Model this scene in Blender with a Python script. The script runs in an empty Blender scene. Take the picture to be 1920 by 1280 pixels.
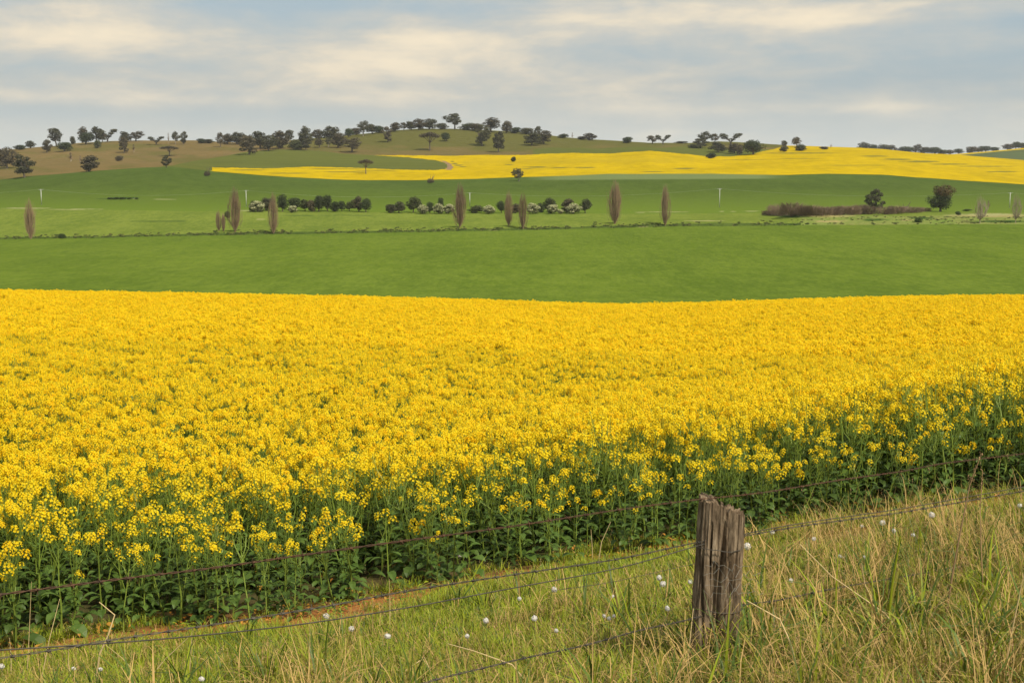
import bpy, math, random
import numpy as np
from mathutils import Vector, Matrix

SC = bpy.context.scene
COL = SC.collection
R = math.radians

# ------------------------------------------------------------------ camera
F = 2400.0                      # focal length in pixels of the 1920 wide frame (45 mm on 36 mm)
HZ = 330.0                      # picture row of the true horizon
PITCH = math.atan((640 - HZ) / F)
cam_d = bpy.data.cameras.new('camera'); cam_d.lens = 45.0; cam_d.sensor_width = 36.0
cam_d.clip_start = 0.1; cam_d.clip_end = 20000
cam = bpy.data.objects.new('camera', cam_d); COL.objects.link(cam)
cam.location = (0, 0, 0); cam.rotation_euler = (R(90) - PITCH, 0, 0)
SC.camera = cam

# ------------------------------------------------------------------ world
SUN_EL, SUN_AZ = R(50), R(140)          # azimuth clockwise from +Y (the view direction): sun to the right, behind us
w = bpy.data.worlds.new('World'); SC.world = w; w.use_nodes = True
nt = w.node_tree; nt.nodes.clear()
def nn(t, **k):
    n = nt.nodes.new(t)
    for a, b in k.items(): setattr(n, a, b)
    return n
def mth(op, a, b=None, c=None, clamp=False):
    n = nn('ShaderNodeMath', operation=op); n.use_clamp = clamp
    for i, v in enumerate((a, b, c)):
        if v is None: continue
        if isinstance(v, (int, float)): n.inputs[i].default_value = v
        else: nt.links.new(v, n.inputs[i])
    return n.outputs[0]
sky = nn('ShaderNodeTexSky', sky_type='NISHITA'); sky.sun_disc = False
sky.sun_elevation = SUN_EL; sky.sun_rotation = SUN_AZ; sky.air_density = 1.3; sky.dust_density = 2.0
bg = nn('ShaderNodeBackground'); bg.inputs[1].default_value = 0.085
nt.links.new(sky.outputs[0], bg.inputs[0])
tc = nn('ShaderNodeTexCoord'); sep = nn('ShaderNodeSeparateXYZ'); nt.links.new(tc.outputs['Generated'], sep.inputs[0])
az = mth('ARCTAN2', sep.outputs[0], sep.outputs[1]); el = mth('ARCSINE', sep.outputs[2])
def cxyz(a, b, c=0.0):
    n = nn('ShaderNodeCombineXYZ')
    for i, v in enumerate((a, b, c)):
        if isinstance(v, (int, float)): n.inputs[i].default_value = v
        else: nt.links.new(v, n.inputs[i])
    return n.outputs[0]
# thin cloud sheets high above: rows of stretched noise, seen at a grazing angle
azp = mth('MULTIPLY', az, 6.0)
elp = mth('MULTIPLY', mth('ADD', el, mth('MULTIPLY', az, -0.03)), 19.0)
def noise(vec, s, det, rough, dist=0.0, lac=2.0):
    n = nn('ShaderNodeTexNoise'); n.inputs['Scale'].default_value = s; n.inputs['Detail'].default_value = det
    n.inputs['Roughness'].default_value = rough; n.inputs['Distortion'].default_value = dist
    nt.links.new(vec, n.inputs['Vector']); return n.outputs[0]
def ramp(v, a, b):
    n = nn('ShaderNodeMapRange', interpolation_type='SMOOTHSTEP'); nt.links.new(v, n.inputs[0])
    n.inputs[1].default_value = a; n.inputs[2].default_value = b; return n.outputs[0]
def blob(px, row, wx, wy, amp):           # one cloud bank of its own direction and size (wx, wy in radians)
    X = (px - 960) / F; Z = (640 - row) / F
    y = math.cos(PITCH) + Z * math.sin(PITCH); z = -math.sin(PITCH) + Z * math.cos(PITCH)
    a0 = math.atan2(X, y); e0 = math.atan2(z, math.hypot(X, y))
    da = mth('DIVIDE', mth('SUBTRACT', az, a0), wx); de = mth('DIVIDE', mth('SUBTRACT', el, e0), wy)
    d2 = mth('ADD', mth('MULTIPLY', da, da), mth('MULTIPLY', de, de))
    return mth('MULTIPLY', mth('EXPONENT', mth('MULTIPLY', d2, -1.0)), amp)
n1 = noise(cxyz(azp, elp, 3.1), 1.15, 7, 0.60, 0.5)
n2 = noise(cxyz(mth('MULTIPLY', az, 13.0), mth('MULTIPLY', el, 42.0), 7.7), 1.3, 8, 0.62, 0.3)
n3 = noise(cxyz(mth('MULTIPLY', az, 4.0), mth('MULTIPLY', el, 75.0), 1.7), 1.0, 4, 0.5, 0.2)
cov = mth('ADD', mth('ADD', mth('MULTIPLY', n1, 0.85), mth('MULTIPLY', n2, 0.50)), mth('MULTIPLY', n3, 0.22))
for b in ((470, 105, .17, .016, .22), (860, 85, .09, .022, .26), (250, 185, .20, .006, .14), (1330, 35, .10, .022, .20),
          (1450, 205, .20, .005, .17), (1750, 75, .12, .010, .12), (1000, 170, .18, .018, .10), (60, 20, .08, .012, .12),
          (1050, 33, .05, .008, .16), (90, 130, .07, .008, -.16), (600, 12, .13, .008, -.22), (520, 42, .10, .006, -.12), (1200, 98, .07, .010, -.14),
          (1820, 48, .10, .009, -.24), (1850, 140, .12, .020, -.18), (800, 72, .04, .007, .22), (640, 130, .06, .008, .12), (30, 60, .12, .020, .16), (1560, 40, .05, .010, .14), (300, 60, .10, .008, .12), (140, 210, .25, .007, -.20), (200, 45, .08, .006, -.10)):
    cov = mth('ADD', cov, blob(*b))
fac = ramp(cov, 0.54, 1.12)
lum = ramp(cov, 0.80, 1.30)
cc = nn('ShaderNodeMix', data_type='RGBA'); nt.links.new(lum, cc.inputs[0])
cc.inputs[6].default_value = (0.485, 0.455, 0.39, 1); cc.inputs[7].default_value = (0.70, 0.605, 0.45, 1)
cbg = nn('ShaderNodeBackground'); nt.links.new(cc.outputs[2], cbg.inputs[0]); cbg.inputs[1].default_value = 1.0
# the clear air between the clouds: Nishita under a thin veil
veil = nn('ShaderNodeBackground'); veil.inputs[0].default_value = (0.275, 0.35, 0.41, 1); veil.inputs[1].default_value = 1.0
mv = nn('ShaderNodeMixShader'); mv.inputs[0].default_value = 0.72
nt.links.new(bg.outputs[0], mv.inputs[1]); nt.links.new(veil.outputs[0], mv.inputs[2])
mx = nn('ShaderNodeMixShader'); nt.links.new(fac, mx.inputs[0]); nt.links.new(mv.outputs[0], mx.inputs[1]); nt.links.new(cbg.outputs[0], mx.inputs[2])
# a pale milky band just over the horizon
hz = mth('SUBTRACT', 1.0, ramp(el, 0.005, 0.075))
hb = nn('ShaderNodeBackground'); hb.inputs[0].default_value = (0.57, 0.585, 0.54, 1)
mh = nn('ShaderNodeMixShader'); nt.links.new(mth('MULTIPLY', hz, 0.75), mh.inputs[0]); nt.links.new(mx.outputs[0], mh.inputs[1]); nt.links.new(hb.outputs[0], mh.inputs[2])
ow = nn('ShaderNodeOutputWorld'); nt.links.new(mh.outputs[0], ow.inputs[0])

# ------------------------------------------------------------------ sun and exposure
sd = bpy.data.lights.new('sun', 'SUN'); sd.energy = 3.3; sd.angle = R(6); sd.color = (1.0, 0.91, 0.74)
sun = bpy.data.objects.new('sun', sd); COL.objects.link(sun)
sdir = Vector((math.sin(SUN_AZ) * math.cos(SUN_EL), math.cos(SUN_AZ) * math.cos(SUN_EL), math.sin(SUN_EL)))
sun.rotation_euler = sdir.to_track_quat('Z', 'Y').to_euler()
SC.view_settings.view_transform = 'Standard'; SC.view_settings.look = 'None'
SC.view_settings.exposure = 0.5; SC.view_settings.gamma = 1.0
SC.render.engine = 'CYCLES'
SC.cycles.max_bounces = 6; SC.cycles.diffuse_bounces = 3; SC.cycles.transmission_bounces = 3; SC.cycles.transparent_max_bounces = 4
SC.cycles.use_denoising = True

# ------------------------------------------------------------------ helpers
def ut(px, row):
    """direction of a picture point as (x/y, z/y) of the world"""
    X = (np.asarray(px, float) - 960) / F; Z = (640 - np.asarray(row, float)) / F
    y = math.cos(PITCH) + Z * math.sin(PITCH); z = -math.sin(PITCH) + Z * math.cos(PITCH)
    return X / y, z / y
def proj(u, t):
    c, s = math.cos(PITCH), math.sin(PITCH)
    dep = c - s * t
    return 960 + F * u / dep, 640 - F * (s + c * t) / dep
def curve(pts):
    p = np.array(pts, float); u, t = ut(p[:, 0], p[:, 1]); return u, t
def cval(c, u): return np.interp(u, c[0], c[1])
def mat(name, col, rough=0.8, spec=0.2, trans=0.0, nscale=None, col2=None, ndet=3, namt=1.0, attr=None, bump=None, rnd=None, mapscale=None, blend=(0.35, 0.65)):
    """diffuse surface: noise between col and col2, optional named attributes ((name, colour), ...), bump, random tint"""
    m = bpy.data.materials.new(name); m.use_nodes = True; t = m.node_tree; t.nodes.clear()
    L = t.links.new; N = t.nodes.new
    out = N('ShaderNodeOutputMaterial'); b = N('ShaderNodeBsdfPrincipled')
    b.inputs['Roughness'].default_value = rough; b.inputs['Specular IOR Level'].default_value = spec
    tcn = N('ShaderNodeTexCoord'); mp = N('ShaderNodeMapping'); L(tcn.outputs['Object'], mp.inputs[0])
    if mapscale: mp.inputs['Scale'].default_value = mapscale
    cur = None
    rgb = N('ShaderNodeRGB'); rgb.outputs[0].default_value = (*col, 1); cur = rgb.outputs[0]
    def mixc(f, a, c):
        n = N('ShaderNodeMix'); n.data_type = 'RGBA'
        if isinstance(f, float): n.inputs[0].default_value = f
        else: L(f, n.inputs[0])
        L(a, n.inputs[6])
        if isinstance(c, tuple): n.inputs[7].default_value = (*c, 1)
        else: L(c, n.inputs[7])
        return n.outputs[2]
    if nscale and col2:
        sc = nscale if isinstance(nscale, (list, tuple)) else [nscale]
        acc = None
        for s in sc:
            nz = N('ShaderNodeTexNoise'); nz.inputs['Scale'].default_value = s; nz.inputs['Detail'].default_value = ndet
            nz.inputs['Roughness'].default_value = 0.6
            L(mp.outputs[0], nz.inputs['Vector'])
            if acc is None: acc = nz.outputs[0]
            else:
                a = N('ShaderNodeMath'); a.operation = 'ADD'; L(acc, a.inputs[0]); L(nz.outputs[0], a.inputs[1]); acc = a.outputs[0]
        mr = N('ShaderNodeMapRange'); L(acc, mr.inputs[0]); k = len(sc)
        mr.inputs[1].default_value = k * blend[0]; mr.inputs[2].default_value = k * blend[1]; mr.inputs[4].default_value = namt
        cur = mixc(mr.outputs[0], cur, col2)
    for an, ac in (attr or ()):
        a = N('ShaderNodeAttribute'); a.attribute_name = an
        cur = mixc(a.outputs['Fac'], cur, ac)
    if rnd:
        oi = N('ShaderNodeObjectInfo'); h = N('ShaderNodeHueSaturation')
        mr = N('ShaderNodeMapRange'); L(oi.outputs['Random'], mr.inputs[0]); mr.inputs[3].default_value = 1 - rnd; mr.inputs[4].default_value = 1 + rnd
        L(mr.outputs[0], h.inputs['Value']); L(cur, h.inputs['Color']); cur = h.outputs[0]
    L(cur, b.inputs['Base Color'])
    if bump:
        nz = N('ShaderNodeTexNoise'); nz.inputs['Scale'].default_value = bump[0]; nz.inputs['Detail'].default_value = 5
        L(mp.outputs[0], nz.inputs['Vector']); bn = N('ShaderNodeBump'); bn.inputs['Distance'].default_value = bump[1]
        bn.inputs['Strength'].default_value = 1.0
        L(nz.outputs[0], bn.inputs['Height']); L(bn.outputs[0], b.inputs['Normal'])
    if trans:
        tr = N('ShaderNodeBsdfTranslucent'); L(cur, tr.inputs[0]); ms = N('ShaderNodeMixShader'); ms.inputs[0].default_value = trans
        L(b.outputs[0], ms.inputs[1]); L(tr.outputs[0], ms.inputs[2]); L(ms.outputs[0], out.inputs[0])
    else: L(b.outputs[0], out.inputs[0])
    return m

class MB:
    """collects shapes; build() makes ONE mesh object"""
    def __init__(s): s.v = []; s.f = []; s.m = []
    def quad(s, a, b, c, d, m=0):
        n = len(s.v); s.v += [a, b, c, d]; s.f.append((n, n + 1, n + 2, n + 3)); s.m.append(m)
    def tri(s, a, b, c, m=0):
        n = len(s.v); s.v += [a, b, c]; s.f.append((n, n + 1, n + 2)); s.m.append(m)
    def leafquad(s, c, nrm, size, rng, m=0, asp=1.0):
        nrm = Vector(nrm); 
        if nrm.length < 1e-6: nrm = Vector((0, 0, 1))
        nrm.normalize(); a = nrm.orthogonal().normalized(); b = nrm.cross(a)
        th = rng.uniform(0, 6.283); ca, sa = math.cos(th), math.sin(th)
        e1 = (a * ca + b * sa) * size * .5; e2 = (b * ca - a * sa) * size * .5 * asp; c = Vector(c)
        s.quad(tuple(c - e1), tuple(c - e2), tuple(c + e1), tuple(c + e2), m)
    def tube(s, pts, rads, k=5, m=0, cap=False):
        pts = [Vector(p) for p in pts]; rings = []
        for i, p in enumerate(pts):
            d = (pts[min(i + 1, len(pts) - 1)] - pts[max(i - 1, 0)]);
            if d.length < 1e-9: d = Vector((0, 0, 1))
            d.normalize(); a = d.orthogonal().normalized() if i == 0 else (pa - d * pa.dot(d)).normalized()
            pa = a; b = d.cross(a); r = rads[i] if isinstance(rads, (list, tuple)) else rads
            n0 = len(s.v); rings.append(n0)
            for j in range(k):
                th = 6.28318 * j / k; s.v.append(tuple(p + (a * math.cos(th) + b * math.sin(th)) * r))
        for i in range(len(pts) - 1):
            for j in range(k):
                s.f.append((rings[i] + j, rings[i] + (j + 1) % k, rings[i + 1] + (j + 1) % k, rings[i + 1] + j)); s.m.append(m)
        if cap:
            s.f.append(tuple(rings[-1] + j for j in range(k))); s.m.append(m)
            s.f.append(tuple(rings[0] + j for j in reversed(range(k)))); s.m.append(m)
    def mesh(s, name, mats, smooth=False):
        me = bpy.data.meshes.new(name); me.from_pydata(s.v, [], s.f)
        mats = mats if isinstance(mats, (list, tuple)) else [mats]
        for q in mats: me.materials.append(q)
        if len(mats) > 1: me.polygons.foreach_set('material_index', s.m)
        if smooth: me.polygons.foreach_set('use_smooth', [True] * len(s.f))
        me.update(); return me
    def build(s, name, mats, parent=None, smooth=False, col=None):
        o = bpy.data.objects.new(name, s.mesh(name, mats, smooth)); (col or COL).objects.link(o)
        if parent: o.parent = parent
        return o
def tag(o, label=None, cat=None, group=None, kind=None):
    if label: o['label'] = label
    if cat: o['category'] = cat
    if group: o['group'] = group
    if kind: o['kind'] = kind
    return o
def empty(name, loc=(0, 0, 0), rz=0, col=None):
    o = bpy.data.objects.new(name, None); (col or COL).objects.link(o); o.location = loc; o.rotation_euler = (0, 0, rz)
    o.empty_display_size = .2; return o
def copy_tree(o, parent=None):
    c = o.copy(); COL.objects.link(c)
    if parent: c.parent = parent
    for ch in list(o.children): copy_tree(ch, c)
    return c
def grid_mesh(name, P, mats, zone=None, attrs=None, keep=None, smooth=True):
    """P: (n,m,3) points"""
    n, m = P.shape[:2]
    idx = np.arange(n * m).reshape(n, m)
    q = np.stack([idx[:-1, :-1], idx[:-1, 1:], idx[1:, 1:], idx[1:, :-1]], -1).reshape(-1, 4)
    if keep is not None: q = q[keep.reshape(-1)]
    used = np.unique(q); re = np.full(n * m, -1); re[used] = np.arange(len(used)); q = re[q]
    V = P.reshape(-1, 3)[used]
    me = bpy.data.meshes.new(name); me.vertices.add(len(V)); me.vertices.foreach_set('co', V.astype(np.float32).ravel())
    me.loops.add(q.size); me.loops.foreach_set('vertex_index', q.ravel().astype(np.int32))
    me.polygons.add(len(q)); me.polygons.foreach_set('loop_start', (np.arange(len(q)) * 4).astype(np.int32))
    me.polygons.foreach_set('use_smooth', np.full(len(q), smooth))
    for mm in (mats if isinstance(mats, (list, tuple)) else [mats]): me.materials.append(mm)
    me.update(calc_edges=True)
    for an, av in (attrs or {}).items():
        a = me.attributes.new(an, 'FLOAT', 'POINT'); a.data.foreach_set('value', av.reshape(-1)[used].astype(np.float32))
    me.validate()
    o = bpy.data.objects.new(name, me); COL.objects.link(o); return o
def inpoly(X, Y, poly):
    poly = np.array(poly, float); r = np.zeros(X.shape, bool); j = len(poly) - 1
    for i in range(len(poly)):
        xi, yi = poly[i]; xj, yj = poly[j]
        c = ((yi > Y) != (yj > Y)) & (X < (xj - xi) * (Y - yi) / (yj - yi + 1e-12) + xi); r ^= c; j = i
    return r
def vnoise(x, y, seed=0):
    """cheap smooth value noise on arrays"""
    rs = np.random.RandomState(seed); T = rs.rand(256, 256)
    xi = np.floor(x).astype(int); yi = np.floor(y).astype(int); fx = x - xi; fy = y - yi
    fx = fx * fx * (3 - 2 * fx); fy = fy * fy * (3 - 2 * fy)
    g = lambda a, b: T[a % 256, b % 256]
    return (g(xi, yi) * (1 - fx) + g(xi + 1, yi) * fx) * (1 - fy) + (g(xi, yi + 1) * (1 - fx) + g(xi + 1, yi + 1) * fx) * fy
def fbm(x, y, seed=0, o=4):
    s = 0; a = .5; x = np.asarray(x, float); y = np.asarray(y, float)
    for i in range(o): s = s + a * vnoise(x * 2 ** i + 17 * i, y * 2 ** i + 5 * i, seed + i); a *= .5
    return s / (1 - .5 ** o)

# ------------------------------------------------------------------ terrain shape
CREST = curve([(-900, 530), (0, 541), (300, 546), (600, 551), (900, 560), (1100, 566.5), (1190, 568), (1300, 565.5), (1500, 559), (1700, 554), (1920, 550), (2800, 545)])
PLANT_H = 1.32
def h_near(x, y):
    x = np.asarray(x, float); y = np.asarray(y, float)
    s = y - .8 * x
    verge = -1.65 - .18 * np.clip(s, -3, 90)
    yc = np.clip(y, 8, 400)
    zc = cval(CREST, np.clip(x / 75, -.9, .9)) * 75 - PLANT_H + .12
    fld = zc + .063 * (75 - yc) - .00093 * np.clip(yc - 60, 0, None) ** 2
    k = .25
    z = np.where(s < 8, verge, np.log(np.exp(np.clip((verge - fld) / k, -30, 30)) + 1) * k + fld)
    b = .10 * (fbm(x * .8 + 40, y * .8 + 40, 3) - .5) * np.clip((30 - y) / 20, 0, 1)
    return z + b
def near_hit(px, row, above=0.0):
    u, t = ut(px, row); d = np.linspace(3, 110, 6000); z = h_near(u * d, d) + above
    k = np.argmax(z >= t * d); return float(d[k]) * u, float(d[k]), float(z[k])

B_DITCH = curve([(-900, 456), (0, 447), (200, 444.5), (500, 438.5), (860, 432), (1000, 429), (1300, 422), (1600, 420), (1920, 419.5), (2800, 419)])
B_MID = curve([(-900, 402), (0, 392), (960, 401), (1920, 398), (2800, 396)])
B5 = curve([(-900, 350), (0, 337), (52, 331), (156, 322), (260, 315), (325, 312.5), (375, 319), (400, 322), (504, 330), (608, 335), (686, 338), (791, 337), (895, 335), (982, 331.5),
            (1060, 329), (1139, 326.3), (1295, 325.5), (1420, 327), (1480, 328.3), (1550, 326), (1654, 328), (1758, 335), (1915, 345.5), (2100, 356), (2800, 380)])
B6 = curve([(-900, 310), (0, 305), (325, 300), (455, 290), (600, 291), (699, 290.6), (852, 292), (1034, 288), (1086, 287), (1138, 288.5), (1178, 285.5), (1217, 283), (1256, 286),
            (1325, 293), (1369, 293.6), (1412, 289.7), (1478, 286.4), (1550, 284), (1654, 288), (1785, 299), (1920, 309), (2100, 318), (2800, 345)])
B7 = curve([(-900, 292), (0, 283), (47, 278), (104, 274), (146, 268.5), (208, 265), (260, 264), (364, 264), (443, 268), (540, 264), (634, 256), (686, 251), (738, 245.6), (790, 242),
            (882, 243), (956, 247.6), (1008, 252), (1060, 258.6), (1112, 262.5), (1164, 265.6), (1217, 269), (1292, 269), (1347, 265.6), (1412, 269), (1465, 272.5), (1472, 274),
            (1524, 275.5), (1602, 278), (1654, 281), (1732, 288.5), (1785, 290.6), (1850, 295.5), (1920, 301), (2100, 312), (2800, 335)])
R2 = curve([(-900, 305), (1300, 300), (1560, 292), (1700, 290), (1785, 289.5), (1850, 284.5), (1920, 277.6), (2100, 268), (2400, 262), (2800, 275)])
KD = np.array([60, 85, 110, 200, 300, 560, 700, 1150, 1500, 1850, 2300, 2900, 3600, 6500], float)
def knots(u):
    u = np.atleast_1d(u)
    Z = np.zeros((len(u), len(KD)))
    for i in (0, 1, 2): Z[:, i] = h_near(u * KD[i], np.full(len(u), KD[i])) - (.5 if i < 2 else 0)
    Z[:, 3] = -21.3; Z[:, 4] = -24.8
    for i, c in ((5, B_DITCH), (6, B_MID), (7, B5), (8, B6), (9, B7)): Z[:, i] = cval(c, u) * KD[i]
    Z[:, 10] = Z[:, 9] - 22; Z[:, 11] = cval(R2, u) * KD[11]; Z[:, 10] = np.minimum(Z[:, 10], Z[:, 11] - 5)
    Z[:, 12] = Z[:, 11] - 45; Z[:, 13] = Z[:, 12] - 60
    return Z
def pchip(Zk, d):
    """rows of knots -> heights at depths d (same d for all rows, or one d per row)"""
    h = np.diff(KD); dl = np.diff(Zk, axis=1) / h
    m = np.zeros_like(Zk)
    a, b = dl[:, :-1], dl[:, 1:]
    w1 = 2 * h[1:] + h[:-1]; w2 = h[1:] + 2 * h[:-1]
    with np.errstate(divide='ignore', invalid='ignore'):
        mm = (w1 + w2) / (w1 / a + w2 / b)
    m[:, 1:-1] = np.where(a * b > 0, np.nan_to_num(mm), 0); m[:, 0] = dl[:, 0]; m[:, -1] = dl[:, -1]
    d = np.asarray(d, float); k = np.clip(np.searchsorted(KD, d, side='right') - 1, 0, len(KD) - 2)
    s = (d - KD[k]) / h[k]
    h00 = 2 * s**3 - 3 * s**2 + 1; h10 = s**3 - 2 * s**2 + s; h01 = -2 * s**3 + 3 * s**2; h11 = s**3 - s**2
    if d.ndim == 1 and Zk.shape[0] != len(d) or Zk.shape[0] == 1:
        return h00 * Zk[:, k] + h10 * h[k] * m[:, k] + h01 * Zk[:, k + 1] + h11 * h[k] * m[:, k + 1]
    r = np.arange(len(d)); return h00 * Zk[r, k] + h10 * h[k] * m[r, k] + h01 * Zk[r, k + 1] + h11 * h[k] * m[r, k + 1]
def lumps(u, d):
    """low mounds and roughness, metres"""
    x = u * d
    r = (fbm(x / 45 + 9, d / 45, 11) - .5) * 1.2 * np.clip((d - 260) / 200, 0, 1)
    mound = 3.4 * np.exp(-((x - .236 * 590) / 13) ** 2 - ((d - 605) / 16) ** 2) + 1.6 * np.exp(-((x - .29 * 590) / 22) ** 2 - ((d - 600) / 12) ** 2)
    rough = 1.6 * (fbm(x / 9, d / 14, 5) - .4) * np.clip((x - .22 * 590) / 10, 0, 1) * np.exp(-((d - 600) / 34) ** 4)
    bank = 1.1 * np.exp(-((d - 573 - 4 * fbm(x / 30, d * 0, 8)) / 5) ** 2) - .9 * np.exp(-((d - 560) / 4) ** 2)
    return r + mound + rough + bank
DG = np.concatenate([np.linspace(85, 240, 24)[:-1], np.linspace(240, 540, 90)[:-1], np.linspace(540, 640, 70)[:-1], np.linspace(640, 1150, 130)[:-1],
                     np.linspace(1150, 1860, 260)[:-1], np.linspace(1860, 2300, 24)[:-1], np.linspace(2300, 2920, 60)[:-1], np.linspace(2920, 6500, 20)])
UG = np.concatenate([np.linspace(-1.1, -.46, 60)[:-1], np.linspace(-.46, .46, 760)[:-1], np.linspace(.46, 1.1, 60)])
ZK = knots(UG)
ZG = pchip(ZK, DG) + lumps(UG[:, None], DG[None, :])
def far_z(u, d):
    return float(pchip(knots([u]), np.array([d, d]))[0, 0] + lumps(np.array(u), np.array(d)))
def far_hit(px, row, dmin=260, dmax=2250):
    u, t = ut(px, row); u = float(u); t = float(t)
    d = np.linspace(dmin, dmax, 4000); z = pchip(knots([u]), d)[0] + lumps(u, d); a = z / d
    ok = a >= t
    k = int(np.argmax(ok)) if ok.any() else int(np.argmax(a))
    return u * d[k], float(d[k]), float(z[k])

# ------------------------------------------------------------------ far ground: one object per field
PX, PR = proj(UG[:, None] + 0 * DG[None, :], ZG / DG[None, :])
P3 = np.stack([UG[:, None] * DG[None, :], DG[None, :] + 0 * UG[:, None], ZG], -1)
uc = (UG[:-1] + UG[1:])[:, None] / 2 + 0 * DG[None, :-1]; dc = (DG[:-1] + DG[1:])[None, :] / 2 + 0 * uc
cx = (PX[:-1, :-1] + PX[1:, 1:]) / 2; cy = (PR[:-1, :-1] + PR[1:, 1:]) / 2
wob = lambda a, s: (fbm(cx / a, cy / a, s) - .5)
FARCAN = [(396, 324), (400, 314), (504, 316), (582, 312.5), (660, 314.6), (738, 317.7), (815, 319), (835, 317.5), (842, 311), (832, 304), (817, 300.5), (764, 295.3), (699, 291),
          (780, 291.5), (852, 292), (904, 290.6), (982, 291), (1034, 288), (1086, 287), (1138, 288.5), (1178, 285.5), (1217, 283), (1256, 286), (1325, 293), (1369, 293.6),
          (1412, 288.5), (1440, 282), (1472, 274), (1500, 268), (1620, 260), (2600, 300), (2600, 460), (396, 460)]
canola_far = (dc > 1150) & (dc < 1900) & inpoly(cx + 5 * wob(7, 51), cy + 1.6 * wob(9, 52), FARCAN)
canola_far |= (dc > 1150) & (dc < 1900) & (uc > ut(1472, 280)[0])
yellow_strip2 = (dc > 2300) & (dc < 2905) & (uc > ut(1770, 285)[0]) & (cy < 291 - (cx - 1790) * .092 + 1 ) & (uc < .9)
PADDOCK = [(300, 312), (325, 310), (364, 302), (420, 293), (455, 286), (520, 280), (600, 283), (640, 288), (699, 291), (764, 295.3), (817, 300.5), (832, 304), (842, 311), (835, 317.5), (815, 319),
           (700, 322), (396, 326), (330, 318)]
zones = np.zeros(dc.shape, int)                     # 0 lower green field
zones[dc > 556] = 1                                 # ditch bank
zones[dc > 568 + 6 * wob(50, 12)] = 2                                 # middle strip
rough_z = (dc > 553) & (dc < 640 + 25 * (fbm(uc * 60, dc / 30, 2))) & (cx + 0 * cy > 1505 + 60 * wob(30, 4)) & (uc > 0)
zones[rough_z] = 3
zones[(dc > 700) & ~rough_z] = 4                    # upper green
zones[dc > 1150] = 5                                # brown hill
zones[(dc > 1150) & (dc < 1860) & inpoly(cx, cy, PADDOCK)] = 6
zones[(dc > 1150) & (dc < 1860) & (cx > 1000) & (cy > 276 + 6 * wob(40, 7) + np.abs(cx - 1250) * .012) ] = 6
zones[canola_far] = 7
zones[(dc > 1150) & (dc < 1860) & inpoly(cx, cy, [(824, 301), (834, 302), (845, 307), (850, 314), (846, 318.5), (835, 318.5), (840, 312), (834, 305)])] = 10
zones[dc > 2300] = 8
zones[yellow_strip2] = 9
def ell(cxp, cyp, wx, wy, f=3.0, amp=1.0):
    r = ((PX - cxp) / wx) ** 2 + ((PR - cyp) / wy) ** 2
    return amp * np.clip(f * (1 - r) * .5 + (fbm(PX / 9, PR / 1.5, 31) - .5) * 1.6, 0, 1) * (r < 1.6)
bare = np.zeros_like(PX)                            # thin or missing crop; at the right also a ground fold painted as a dark line
for e in ((955, 309, 12, .9), (1005, 313.5, 26, 1.4), (1050, 314.5, 24, 1.1), (1098, 314.4, 24, 1.2), (990, 317, 14, .8), (1283, 316, 24, 1.5), (1225, 322, 24, .9),
          (1500, 287.3, 86, 1.2), (1640, 293, 30, 1.2), (1680, 299, 34, 1.6), (1725, 303, 40, 1.8), (1780, 308, 40, 1.4), (1880, 322, 40, 1.2),
          (848, 303, 5, 1.5), (853, 307, 7, 1.6), (860, 310, 10, 1.4), (868, 313, 9, 1.0), (540, 325, 50, 1.0), (640, 322.5, 60, 1.0), (620, 317, 70, .8), (470, 319, 40, 1.0), (700, 320, 50, .7), (760, 316.5, 30, .6),
          (1400, 300, 60, .5), (1600, 310, 80, .6), (1500, 298, 50, .5), (1850, 312, 60, .9)):
    bare = np.maximum(bare, ell(*e) * (DG[None, :] > 1150) * (DG[None, :] < 1900) * .85)
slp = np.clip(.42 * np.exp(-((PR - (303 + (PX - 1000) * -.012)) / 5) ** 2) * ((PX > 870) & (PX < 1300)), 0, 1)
pale = np.zeros_like(PX)                            # dry straw coloured grass
for e in ((50, 390.5, 52, 1.2), (140, 392.5, 60, .8), (460, 395, 18, .9), (490, 411, 10, .8), (1200, 398.5, 10, .8), (1245, 397.5, 50, .9), (1353, 396.5, 5, 1), (1375, 396.5, 6, .8), (1410, 396, 20, .8),
          (925, 432, 8, 1.3), (1205, 425.5, 10, 1.3), (482, 441, 8, 1), (1515, 401, 6, 1.2), (1700, 413, 16, 1.4), (1690, 421.5, 40, 1), (1560, 415, 40, 2.5),
          (1860, 404, 90, 4.5), (300, 374, 40, .5), (1320, 414, 50, .7), (255, 373, 8, .8), (1555, 405, 60, 2.5)):
    pale = np.maximum(pale, .6 * ell(*e) * (DG[None, :] > 540) * (DG[None, :] < 1150))
dark = np.zeros_like(PX)                            # rank dark green growth
for e in ((232, 371.5, 34, 1.8), (200, 373, 22, .7), (1640, 412, 30, 3), (1490, 405, 45, 4), (1730, 409, 30, 2), (300, 415, 60, .6), (620, 404, 100, .6), (1880, 415, 60, 2.5), (60, 446, 60, 2)):
    dark = np.maximum(dark, ell(*e) * (DG[None, :] > 480) * (DG[None, :] < 1150))
g2 = np.clip((fbm(PX / 60, PR / 7, 14) - .45) * 4, 0, 1) * .7      # green flush on the hill
g2 = np.clip(g2 + np.clip((PX - 470) / 250, 0, 1) * .95 * np.clip((279 - PR) / 14, 0, 1) + np.clip((PX - 520) / 200, 0, 1) * .25, 0, 1)
wedge = np.clip((PX - 985) / 60, 0, 1) * np.clip((1480 - PX) / 60, 0, 1) * np.clip((PR - 325) / 1.5, 0, 1) * np.clip((339 - .006 * (PX - 1000) - PR) / 2.5, 0, 1)
row_ = np.zeros_like(PX)
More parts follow.
